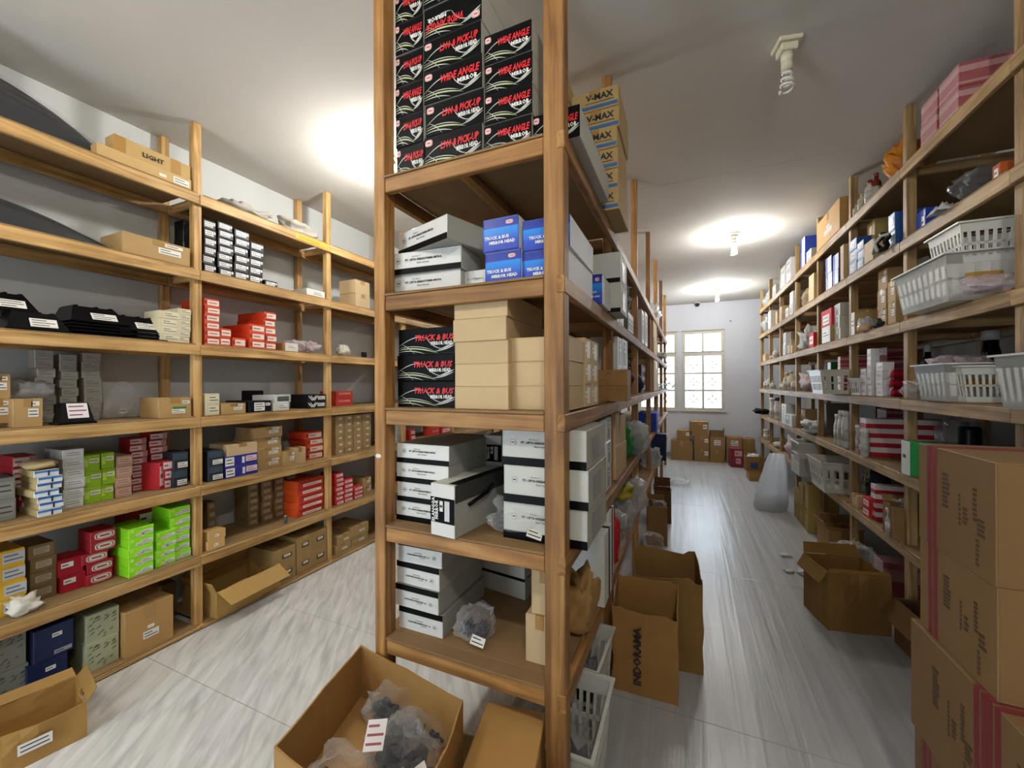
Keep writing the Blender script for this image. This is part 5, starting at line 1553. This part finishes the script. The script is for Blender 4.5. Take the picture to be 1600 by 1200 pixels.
G(can,'L',1.72,0.02,1.7528,0.081,0.05,0.049,'small black lid past the white scrap, upper middle shelf','lid',0,hx='#1A1A1C')
G(can,'L',0.905,0.02,0.4616,0.042,0.025,0.056,'tiny dark metal cap alone on the lower left shelf','cap',0,hx='#5A5450')
G(open_carton,'L',0.6,-0.02,0.035,0.44,0.34,0.165,'torn open kraft carton on the floor board beside the first upright','carton',0.05,hx='#B28F52',flaps=(('front', 118, 0.13), ('left', 20, 0.06), ('back', -25, 0.1)),dent=0.01)
G(open_carton,'L',-0.475,-0.34,0.0,0.36,0.26,0.15,'worn open carton of red and white packs at lower left corner','carton',-0.22,hx='#A57F45',flaps=(('back', 60, 0.05), ('right', 35, 0.05), ('left', 15, 0.05)),dent=0.012,label=True)
G(flat_board,'L',-0.33,-0.05,0.0,0.24,0.02,0.1,'flattened cardboard strip on the floor before navy boxes','cardboard',0.05,hx='#9C7C49')
G(bag,'F',-0.19,0.04,0.9807,0.24,0.2,0.13,'clear bag of dark mirror parts on the second end shelf','bag',0,m='FILM',inside=('#2E3138', '#3A3D44', '#34373C'),seed=21,sticker=True)
G(bag,'F',-0.385,0.06,0.5651,0.15,0.17,0.11,'clear bag with dark mirror part on the lowest end shelf','bag',0,m='FILM',inside=('#23252C', '#3A3640'),seed=31,sticker=True)
G(bag,'C',0.33,-0.03,0.5651,0.16,0.14,0.26,'crumpled kraft paper bag behind the near post, low aisle edge','paper bag',0,m='#9C7A48',inside=(),seed=4,paper=True)
G(bag,'C',0.91,-0.03,0.5651,0.078,0.2,0.33,'red and white plastic bag at low aisle edge beside white cartons','bag',0,m='#B01E24',inside=(),seed=9)
G(bag,'C',1.17,-0.03,0.5651,0.26,0.25,0.22,'green and clear plastic bags past the red bag','bag',0,m='FILM',inside=('#5E7A52', '#3A4A38', '#7A8A60'),seed=14)
G(bag,'C',1.47,-0.04,0.5651,0.3,0.25,0.2,'grey green plastic bag, lowest aisle shelf, second bay','bag',0,m='FILMG',inside=('#6A6E58', '#8A8468'),seed=15)
G(rag,'C',1.47,-0.03,0.768,0.22,0.18,0.11,'yellow crumpled pouch on low aisle bags','pouch',0,hx='#A8992C',seed=5)
G(bag,'C',1.55,0.0,1.96,0.3,0.18,0.2,'dark green plastic pouch standing in upper aisle bay','pouch',0,m='#22332E',seed=3)
G(bag,'C',1.58,-0.01,0.9807,0.2,0.2,0.28,'bright green plastic pouch beside the upright kraft boxes','pouch',0,m='#2F7A38',seed=13)
G(bag,'C',1.88,-0.09,0.9807,0.3,0.25,0.26,'grey dusty bag of parts bulging into the aisle','bag',0,m='FILMG',inside=('#55584E', '#6A6A60'),seed=17)
G(bag,'C',1.72,0.0,1.4137,0.22,0.2,0.21,'dark maroon glossy pouch, middle aisle shelf','pouch',0,m='#3A1A28',seed=19)
G(bag,'C',2.45,0.0,1.4137,0.24,0.2,0.2,'dark violet glossy pouch, middle aisle shelf','pouch',0,m='#26202E',seed=23)
G(rag,'C',4.0,-0.05,2.2715,0.5,0.22,0.2,'white plastic wrapping hanging from the top aisle shelf','wrapping',0,hx='FILMG',seed=6)
G(rag,'C',4.7,-0.1,1.8351,0.45,0.25,0.1,'white folded wrapping jutting out of the upper aisle shelf','wrapping',0,hx='#B9B8AE',seed=8)
G(rag,'C',4.9,-0.18,1.4137,0.35,0.25,0.1,'grey and clear parts jutting into the window light','wrapping',0,hx='FILMG',seed=10)
G(rag,'C',1.86,-0.08,0.5651,0.4,0.22,0.28,'clear bags hanging from the second aisle bay','bag',0,hx='FILMG',seed=11)
G(rag,'C',3.506,-0.08,0.5651,0.242,0.25,0.25,'crumpled white bags in the third aisle bay','bag',0,hx='FILMG',seed=12)
G(rag,'C',2.341,-0.05,0.9807,0.33,0.2,0.182,'dusty clear bag at the second aisle post','bag',0,hx='FILMG',seed=16)
G(bag,'R',2.135,0.0,2.7614,0.138,0.25,0.296,'orange plastic bag near the ceiling','bag',0,m='#B9741C',seed=4,pinch=0.3)
G(bag,'R',2.038,0.02,2.7614,0.118,0.2,0.233,'amber plastic bag near the ceiling','bag',0,m='#A8641C',seed=7)
G(bottle,'R',2.413,0.0,2.7614,0.089,0.06,0.155,'white bottle with dark red cap near ceiling','bottle',0,hx='#D0C4BC',cap='#7A2A1C')
G(bottle,'R',2.402,0.03,2.7614,0.075,0.06,0.193,'tall brown red bottle near ceiling','bottle',0,hx='#6E2A1A',cap='#8A3A20')
G(bottle,'R',2.541,0.0,2.7614,0.097,0.06,0.115,'cream small bottle leaning near ceiling','bottle',0,hx='#CFC7A8',cap='#B8B098')
G(bottle,'R',2.634,0.0,2.7614,0.064,0.06,0.074,'tiny cream bottle by the ceiling post','bottle',0,hx='#C8BC98',cap='#B8AC90')
G(bag,'R',1.344,-0.02,2.3321,0.195,0.3,0.14,'clear bag of black parts beside orange box','bag',0,m='FILMD',inside=('#141416', '#1A1A1E'),seed=41)
G(crumple,'R',1.493,-0.03,2.3321,0.108,0.12,0.064,'white paper sheet sticking out beside the black bag','paper',0,hx='#C9CBCA',seed=12)
G(ring,'R',2.107,-0.03,2.3321,0.159,0.1,0.115,'black hose ring tied with white cord','hose',0)
G(basket,'R',1.457,-0.1,1.8626,0.478,0.32,0.202,'long white plastic basket on the fourth right shelf','basket',0,solid=True,patch='#B08A4A')
G(basket,'R',1.332,-0.06,2.02,0.253,0.28,0.168,'white perforated basket stacked on the long basket','basket',0)
G(bag,'R',1.105,-0.12,1.8626,0.102,0.2,0.076,'clear bag hanging beside the long white basket','bag',0,m='FILMP',inside=('#4A3A44',),seed=43)
G(bag,'R',2.005,0.05,1.98,0.142,0.16,0.275,'clear bag bulging behind the perforated basket','bag',0,m='FILMG',inside=('#3A3C40',),seed=44)
G(basket,'R',1.511,-0.04,1.4093,0.274,0.3,0.175,'white basket of yellow packs on the middle right shelf','basket',0,nb=7,solid=True,patch='#B8923A')
G(basket,'R',0.721,-0.16,1.4093,0.153,0.26,0.178,'plain white basket jutting out at the right edge','basket',0,slots=False,nb=5,solid=True)
G(basket,'R',1.386,0.0,1.4093,0.118,0.3,0.161,'greyish basket of dark packs beside the yellow packs','basket',0,nb=6)
G(bag,'R',1.697,0.02,1.42,0.153,0.18,0.151,'orange packs inside the white middle shelf basket','pack',0,m='#A67A2C',seed=45)
G(rag,'R',1.635,0.02,1.5,0.169,0.2,0.142,'white crumpled bags on top of the yellow packs basket','bag',0,hx='FILMP',seed=46)
G(rag,'R',1.568,0.08,1.55,0.085,0.16,0.086,'pinkish bag on top of the greyish basket','bag',0,hx='FILMP',seed=47)
G(rag,'R',1.684,-0.07,1.4093,0.226,0.15,0.121,'crumpled clear bag hanging over the middle right beam','bag',0,hx='FILM',seed=48)
G(bottle,'R',2.533,0.34,1.4093,0.101,0.08,0.351,'chrome topped dark bottle behind middle shelf baskets','bottle',0,hx='#1A1518',cap='#B8B8B8')
G(bottle,'R',1.905,0.34,1.4093,0.085,0.1,0.374,'black bottle with white lid behind the right edge basket','bottle',0,hx='#08080A',cap='#A8A8A4',nk=0.7)
G(bag,'R',1.748,0.08,0.9772,0.247,0.2,0.354,'dark parts in smoky bag on the shelf above stacked cartons','bag',0,m='FILMD',inside=('#1A1A1C', '#2A2224'),seed=50)
G(can,'R',1.618,0.12,0.9772,0.084,0.12,0.296,'black round part above the stacked cartons','part',0,hx='#0A0A0B',top='#1A1C20')
G(spool,'R',2.124,0.03,1.4093,0.167,0.14,0.175,'stack of red wire spools beside the near upright','spool',0)
G(rag,'R',2.549,0.0,1.8626,0.121,0.1,0.121,'clear crumpled tape bag, fourth right shelf','bag',0,hx='FILMG',seed=51)
G(tape_roll,'R',2.421,0.0,1.8626,0.112,0.05,0.083,'roll of tan packing tape, fourth right shelf','tape',0)
G(bag,'R',2.344,0.02,1.8626,0.145,0.12,0.079,'dark grey bag beside the tape roll','bag',0,m='#2A2A2C',seed=52)
G(basket,'R',2.65,0.01,1.4093,0.192,0.1,0.119,'little grey basket left of white boxes','basket',0,nb=5)
G(bottle,'R',2.593,0.0,0.9772,0.075,0.05,0.208,'clear jar before the red striped stack','jar',0,hx='#B8B4B0',cap='#D8D8D8',nk=0.9)
G(bottle,'R',2.439,-0.02,0.9772,0.081,0.05,0.19,'shorter clear jar before the red striped stack','jar',0,hx='#C0BCB8',cap='#D8D8D8',nk=0.9)
G(bag,'R',2.616,0.06,0.5598,0.153,0.16,0.303,'dark blue bag on lowest right shelf','bag',0,m='#1E242E',seed=53)
G(bottle,'R',2.016,-0.03,0.5598,0.105,0.09,0.168,'grey white tube standing before the plastic lined carton','tube',0,hx='#A8A8A4',cap='#B8B8B4',nk=0.8)
G(open_carton,'R',2.01,-0.02,0.5598,0.146,0.3,0.2,'kraft carton lined with clear plastic on the lowest right shelf','carton',0,hx='#84663C',flaps=(('left', 60, 0.06), ('back', 20, 0.06)),dent=0.006)
G(rag,'R',2.003,0.0,0.74,0.137,0.26,0.07,'clear plastic liner spilling from the kraft carton, lowest shelf','liner',0,hx='FILM',seed=54)
G(basket,'R',2.98,-0.16,1.4093,0.335,0.34,0.191,'slotted white basket jutting from the third bay','basket',0,nb=9)
G(basket,'R',3.242,-0.1,0.5598,0.439,0.4,0.256,'large white basket on lowest shelf of third bay','basket',0,nb=8)
G(bottle,'R',3.079,0.0,0.9772,0.066,0.07,0.255,'tall white bottle, first from the wall side, third bay','bottle',0,hx='#D4D4D2',cap='#DADADA',nk=0.7)
G(bottle,'R',2.991,0.0,0.9772,0.078,0.07,0.293,'tall white bottle, second from the wall side, third bay','bottle',0,hx='#D4D4D2',cap='#DADADA',nk=0.7)
G(bottle,'R',2.892,0.0,0.9772,0.089,0.07,0.294,'tall white bottle, third from the wall side, third bay','bottle',0,hx='#D4D4D2',cap='#DADADA',nk=0.7)
G(bin_,'R',3.855,-0.12,0.5598,0.363,0.3,0.339,'grey open bin with dark inside, fourth bay','bin',0)
G(basket,'R',3.769,-0.13,0.6029,0.2,0.25,0.183,'pale slotted tub under the grey bin','basket',0,nb=6)
G(rag,'R',4.172,0.0,1.8626,0.607,0.2,0.282,'crumpled grey bag in the fourth bay','bag',0,hx='#8E8C86',seed=55)
G(rag,'R',4.041,-0.03,1.4093,0.561,0.2,0.209,'pinkish rags on the middle shelf, fourth bay','rag',0,hx='#A89694',seed=56)
G(rag,'R',3.853,-0.06,0.9772,0.372,0.2,0.158,'white rags on lower middle shelf, fourth bay','rag',0,hx='#BCC0BE',seed=57)
G(bag,'R',4.107,0.0,2.3321,0.401,0.16,0.206,'brown paper bag, second shelf down, fourth bay','paper bag',0,m='#8E7A54',seed=58,paper=True)
G(rag,'R',5.737,0.0,0.5598,0.335,0.15,0.093,'chrome and white parts, lowest shelf, second far bay','part',0,hx='#C8C0B4',seed=59)
G(rag,'R',4.714,-0.05,0.5598,0.354,0.2,0.307,'pink and white packs by the clear sack','pack',0,hx='#B89CA4',seed=60)
G(bottle,'R',5.31,0.0,1.4093,0.117,0.08,0.111,'cream bottle, first of five in the far bay, middle shelf','bottle',0,hx='#C8B898',cap='#C8B898')
G(bottle,'R',5.056,0.0,1.4093,0.153,0.08,0.227,'cream bottle, third of five in the far bay, middle shelf','bottle',0,hx='#CDBB98',cap='#C8B898')
G(bottle,'R',4.817,0.0,1.4093,0.106,0.08,0.245,'cream bottle, fourth of five in the far bay, middle shelf','bottle',0,hx='#D2C2A0',cap='#C8B898')
G(bottle,'R',4.63,0.0,1.4093,0.131,0.08,0.147,'cream bottle, fifth of five in the far bay, middle shelf','bottle',0,hx='#C4B498',cap='#C8B898')
G(bottle,'R',5.193,0.0,1.4093,0.121,0.08,0.102,'cream bottle, second of five in the far bay, middle shelf','bottle',0,hx='#D6D2CC',cap='#C8B898')
G(bottle,'R',6.557,0.0,1.4093,0.244,0.07,0.158,'white bottle, first of three near back wall, middle shelf','bottle',0,hx='#D8DCDC',cap='#C8C8C8')
G(bottle,'R',6.263,0.0,1.4093,0.114,0.07,0.205,'white bottle, second of three near back wall, middle shelf','bottle',0,hx='#DADCDC',cap='#C0C0C0')
G(bottle,'R',5.967,0.0,1.4093,0.155,0.07,0.123,'white bottle, third of three near back wall, middle shelf','bottle',0,hx='#D8D4CC',cap='#D0D0D0')
G(bottle,'R',5.761,0.0,1.8626,0.242,0.08,0.147,'white bottle, second bay from back wall, upper shelf','bottle',0,hx='#D8D8D4',cap='#CCCCCC')
G(bottle,'R',6.011,0.0,1.8626,0.157,0.08,0.07,'tan small bottle, second bay from back wall','bottle',0,hx='#C0A684',cap='#B09070')
G(bottle,'R',5.976,0.0,0.9772,0.258,0.1,0.303,'tall white tube, second bay from back wall','tube',0,hx='#C8C4B8',cap='#D8D8D0',nk=0.9)
G(bottle,'R',5.656,0.0,0.9772,0.187,0.1,0.314,'grey white tube, second bay from back wall','tube',0,hx='#D8D8D4',cap='#404040',nk=0.9)
G(rag,'R',6.8,-0.14,0.9772,0.3,0.3,0.1,'black tool sticking out by the back wall','tool',0,hx='#1C1C1E',seed=61)
G(rag,'R',6.603,0.0,2.7614,0.62,0.2,0.268,'milky plastic bundle in the last bay near the ceiling','bundle',0,hx='FILMG',seed=62)
G(rag,'R',6.457,-0.04,2.3321,0.498,0.2,0.251,'milky plastic bundle in the last bay, second shelf down','bundle',0,hx='FILMG',seed=63)
G(bottle,'R',6.576,0.0,0.5598,0.368,0.1,0.173,'white tube, last bay, lowest shelf','tube',0,hx='#C8C2B0',cap='#D0CCC0',nk=0.9)
S('C',4.1,-0.1,0.5651,0.2,0.3,0.16,2,'navy','navy blue box','standing out of the aisle side near its far end',0.004,0)
# ------------------------------------------------------------------ things on the floor
def put(o, x, y, z, rz, label, cat, group=None):
    o.matrix_world = Matrix.Translation((x, y, z + .0005)) @ Matrix.Rotation(rz, 4, 'Z')
    tag(o, label, cat, group)
    return o
def oc(w, d, h, hx=KR, **kw):
    return open_carton(w, d, h, hx, **kw)
put(oc(.505, .406, .505, '#A57E48', inner=.62, dent=.006, skew=-.42), -.456, -.462, 0, R(-9), 'large open carton of bagged parts in front of the end shelf', 'carton')
def inbag(n, x, y, z, w, d, h, rz, m, cols, seed, label):
    o = bag(w, d, h, m, cols, seed, sticker=False)
    put(o, x, y, z, rz, label, 'bag')
    return o
inbag(0, -.62, -.15, .316, .22, .2, .13, -.2, 'FILM', ('#1E2024', '#2A2C32', '#22262A'), 71, 'clear bag of black parts at the back of the large open carton')
inbag(1, -.50, -.27, .316, .24, .2, .14, -.4, 'FILM', ('#1E2024', '#2C2630', '#33363C'), 72, 'clear bag of dark parts in the middle of the large open carton')
inbag(2, -.57, -.40, .318, .2, .16, .13, .1, 'FILM', ('#3A3C40', '#26282C'), 73, 'clear bag of grey parts at the near left of the large open carton')
inbag(10, -.44, -.13, .316, .2, .16, .1, .3, 'FILM', ('#3A3C42', '#16181C'), 76, 'clear bag of small parts along the back right of the large open carton')
inbag(3, -.385, -.42, .318, .15, .16, .11, .6, 'FILM', ('#4A4C50', '#1E2024'), 74, 'clear bag with pale strips at the right of the large open carton')
def card(x, y, z, w, h, rz, tilt, label, n=3, hx='#E4E0DC'):
    o = link('label_card', label_mesh(w, h, n, hx, '#9A4A50'))
    o.matrix_world = Matrix.Translation((x, y, z)) @ Matrix.Rotation(rz, 4, 'Z') @ Matrix.Rotation(tilt, 4, 'X')
    tag(o, label, 'label')
card(-.47, -.30, .475, .055, .075, .5, R(-62), 'white printed card lying on the bags in the large open carton')
card(-.36, -.33, .43, .06, .085, -.7, R(-70), 'pale card at the right inside the large open carton', 0, '#CFCAC4')
card(-.39, -.37, .43, .035, .085, -.5, R(-66), 'narrow pale card at the right inside the large open carton', 0, '#C4BFB8')
c = make_box('kraftwarm', .205, .48, .40)
put(c, -.112, -.385, 0, R(10.5), 'closed plain carton on the floor between open carton and near post', 'carton')
put(flat_board(.24, .02, .16, '#8E7448'), -.46, .16, .0, R(8), 'grey brown cardboard sheet standing on the floor under the end shelf', 'cardboard')
put(basket(.28, .38, .30), -.085, .095, 0, R(0), 'white basket nearest the viewer under the aisle side of the end shelf', 'basket')
inbag(4, -.085, .17, .01, .2, .26, .24, 0, 'FILM', ('#3A3C42', '#55585C'), 81, 'clear bag of grey parts inside the nearest white basket')
put(basket(.28, .33, .30), -.15, .50, 0, R(-2), 'white basket behind the nearest one, under the aisle side', 'basket')
inbag(5, -.15, .56, .01, .2, .26, .26, 0, 'FILMD', ('#1A1C20', '#26282C', '#34363A'), 82, 'clear bag of black parts inside the second white basket')
put(paper_sack(.30, .19, .475, .84, 'INDORAMA', '#9E7642'), .145, .845, 0, R(1), 'brown paper sack lettered INDORAMA standing in the right aisle', 'sack')
put(paper_sack(.34, .24, .53, .9, None, '#8C6A3A', 6), .24, 1.09, 0, R(8), 'plain brown paper sack behind the INDORAMA sack', 'sack')
put(oc(.17, .24, .36, '#7C5B30', dent=.006, flaps=(('back', 10, .05),)), .08, 2.77, 0, R(8), 'small brown open carton of bagged parts on the right aisle floor', 'carton')
inbag(6, .08, 2.81, .27, .14, .16, .12, 0, 'FILM', ('#1E1E22', '#3A3A40'), 83, 'clear bag of dark parts in the small brown aisle carton')
put(oc(.17, .24, .34, '#5E3F22', dent=.006, flaps=(('back', 5, .1), ('left', 15, .03))), .09, 3.42, 0, R(4), 'dark brown open carton behind the small aisle carton', 'carton')
inbag(7, .06, 2.45, 0, .18, .16, .2, 0, 'FILM', ('#7A7A74',), 84, 'crumpled clear bag on the floor before the small aisle carton')
inbag(8, .2, 5.2, 0, .35, .3, .08, 0, 'FILM', (), 85, 'clear plastic bag lying on the far aisle floor')
# right aisle
put(oc(.33, .29, .355, '#86622F', dent=.012, flaps=(('left', 150, .09), ('back', 20, .07), ('front', -20, .02))), 1.275, 1.86, 0, R(12), 'large brown open carton with folded flap before the right shelving', 'carton')
inbag(9, 1.42, 2.22, .0, .34, .3, .40, .2, 'FILM', ('#B8B4A8',), 86, 'clear plastic wrapping behind the large brown open carton')
put(oc(.28, .3, .26, '#6E5029', dent=.012, flaps=(('left', 140, .12), ('front', 155, .1))), 1.60, 1.56, 0, R(6), 'dark open carton with hanging flaps beside the stacked cartons', 'carton')
put(tied_bag(.34, .28, .66), 1.26, 4.3, 0, R(12), 'tall milky plastic sack of dark parts on the aisle floor', 'sack')
put(oc(.24, .26, .19, '#A5834E', dent=.008, flaps=(('left', -20, .1), ('front', 25, .08), ('right', 40, .05))), 1.47, 3.35, 0, R(-84), 'small open kraft carton with raised flaps under the right shelving', 'carton')
for i, (x, y, s, sd) in enumerate(((1.12, 3.0, .1, 3), (1.22, 2.65, .14, 8), (1.08, 2.6, .08, 13))):
    o = rag(s, s * .7, .02, '#D0D0CC', sd)
    put(o, x, y, 0, sd, ['small white paper scrap on the aisle floor, farthest of three', 'larger white paper scrap on the aisle floor, middle of three', 'small white paper scrap on the aisle floor, nearest of three'][i], 'paper scrap')
# stacked cartons with red straps at the right edge
RED = mat('#7C2A30', .45, .1, rnd=0)
def strapped(w, d, h, xs, top=True):
    """w along the aisle (Y), front face towards the aisle"""
    o = link('carton', box_mesh(w, d, h, [mat('#80633F', .62, .07, .3, 0, 18)]))
    tw = .022
    for k, x in enumerate(xs):
        b = MB()
        for dx in (0, tw * 1.35):
            b.box(x + dx - tw / 2, x + dx + tw / 2 - .003, -.0009, .0003, .001, h + .0009)
            if top:
                b.box(x + dx - tw / 2, x + dx + tw / 2 - .003, -.0006, d, h - .0003, h + .0009)
        b.obj('red_tape', RED, o)
    gr = mat('#4E3C28', .6, .1, rnd=0)
    b = MB()
    rg = random.Random(int(w * 1000 + h * 100))
    for (x, z, ww, hh) in ((-.03, .62, .035, .34), (.035, .5, .008, .3), (.06, .46, .02, .16), (.10, .6, .016, .3), (.125, .42, .03, .16), (.11, .2, .012, .24)):
        n = max(2, int(hh * h / .012))
        for i in range(n):
            zz = (z - hh / 2) * h + i * hh * h / n
            b.box((x - ww / 2) * w / .36, (x + ww / 2 * rg.uniform(.4, 1)) * w / .36, -.0006, .0003, zz, zz + hh * h / n * .62)
    b.obj('printed_text', gr, o)['kind'] = 'stuff'
    return o
CARTL = ['%s in the strapped carton stack at the right edge']
def rput(o, x, yc, z, rz, label):
    o.matrix_world = Matrix.Translation((x, yc, z)) @ Matrix.Rotation(R(-90) + rz, 4, 'Z')
    tag(o, label, 'carton', 'strapped cartons at the right edge')
rput(strapped(.364, .4, .31, [-.118]), 1.04, .408, .99, 0, 'red taped brown carton, topmost of the stack at right edge')
rput(strapped(.364, .4, .285, [-.118]), 1.042, .408, .7045, 0, 'red taped brown carton, second from top of the stack at right edge')
rput(strapped(.36, .4, .352, [.16]), 1.03, .44, .352, 0, 'red taped brown carton, third from top of the stack at right edge')
rput(strapped(.36, .4, .35, [-.12]), 1.035, .43, .0005, 0, 'red taped brown carton, bottom one of the stack at right edge')
rput(strapped(.30, .4, .352, [-.13]), 1.03, .10, .352, 0, 'red taped brown carton beside the stack, nearest the viewer, upper')
rput(strapped(.30, .4, .35, [.1]), 1.035, .10, .0005, 0, 'red taped brown carton beside the stack, nearest the viewer, lower')
# cartons along the back wall
def bb(x0, x1, y, z, h, style, label, d=.3, rz=0.):
    o = make_box(style, x1 - x0, d, h)
    put(o, (x0 + x1) / 2, y, z, rz, label, 'carton')
bb(.03, .42, 7.33, 0, .38, 'kraftdark2', 'wide brown carton at the left end of the back wall row')
bb(.14, .38, 7.36, .381, .2, 'backlab', 'low carton with small label on the wide left back wall carton', .26)
bb(.45, .71, 7.33, 0, .25, 'backlab', 'lower brown carton under the window, second stack from left')
bb(.45, .71, 7.33, .251, .235, 'backlab', 'middle brown carton under the window, second stack from left')
bb(.40, .70, 7.34, .487, .275, 'backlab', 'top white dusted carton under the window, highest of the row', .3, .12)
bb(.72, .965, 7.34, 0, .245, 'kraftdark2', 'lower plain carton, third stack along the back wall')
bb(.72, .965, 7.34, .246, .235, 'backlab2', 'upper carton with large label, third stack along the back wall')
put(oc(.24, .27, .1, '#7A5C36', flaps=(('right', -2, .06),)), .845, 7.36, .482, 0, 'shallow open dark carton on the third back wall stack', 'carton')
bb(1.0, 1.26, 7.36, 0, .245, 'kraftdark2', 'lower carton, fourth stack along the back wall')
bb(1.0, 1.26, 7.36, .246, .245, 'backlab2', 'upper carton with pale label, fourth stack along the back wall')
bb(1.27, 1.47, 7.38, 0, .245, 'kraftdark2', 'lower carton at the right end of the back wall row')
bb(1.27, 1.47, 7.38, .246, .22, 'kraftdark2', 'upper carton at the right end of the back wall row')
o = make_box('redfloral', .2, .22, .33)
put(o, 1.14, 6.98, 0, .1, 'dark red patterned carton before the back wall row', 'carton')
put(oc(.24, .24, .25, '#8A683C', inner=.85), 1.37, 6.72, 0, .05, 'brown carton with white paper on top and blue print', 'carton')
e = link('blue_print', label_mesh(.11, .1, 0, '#26406E', '#26406E'))
e.parent = bpy.data.objects['open_carton'] if False else None
put(rag(.2, .18, .07, '#DCDCD8', 21), 1.37, 6.75, .215, 0, 'white paper crumpled on the blue printed carton', 'paper')
e.matrix_world = Matrix.Translation((1.37, 6.716, .05)) @ Matrix.Rotation(.05, 4, 'Z')
tag(e, 'dark blue printed square on the carton near the right shelving end', 'print')
put(oc(.28, .24, .11, '#A67F4C', dent=.004), 1.34, 5.95, 0, .05, 'shallow open tray carton on the far aisle floor', 'carton')
bpy.context.view_layer.update()
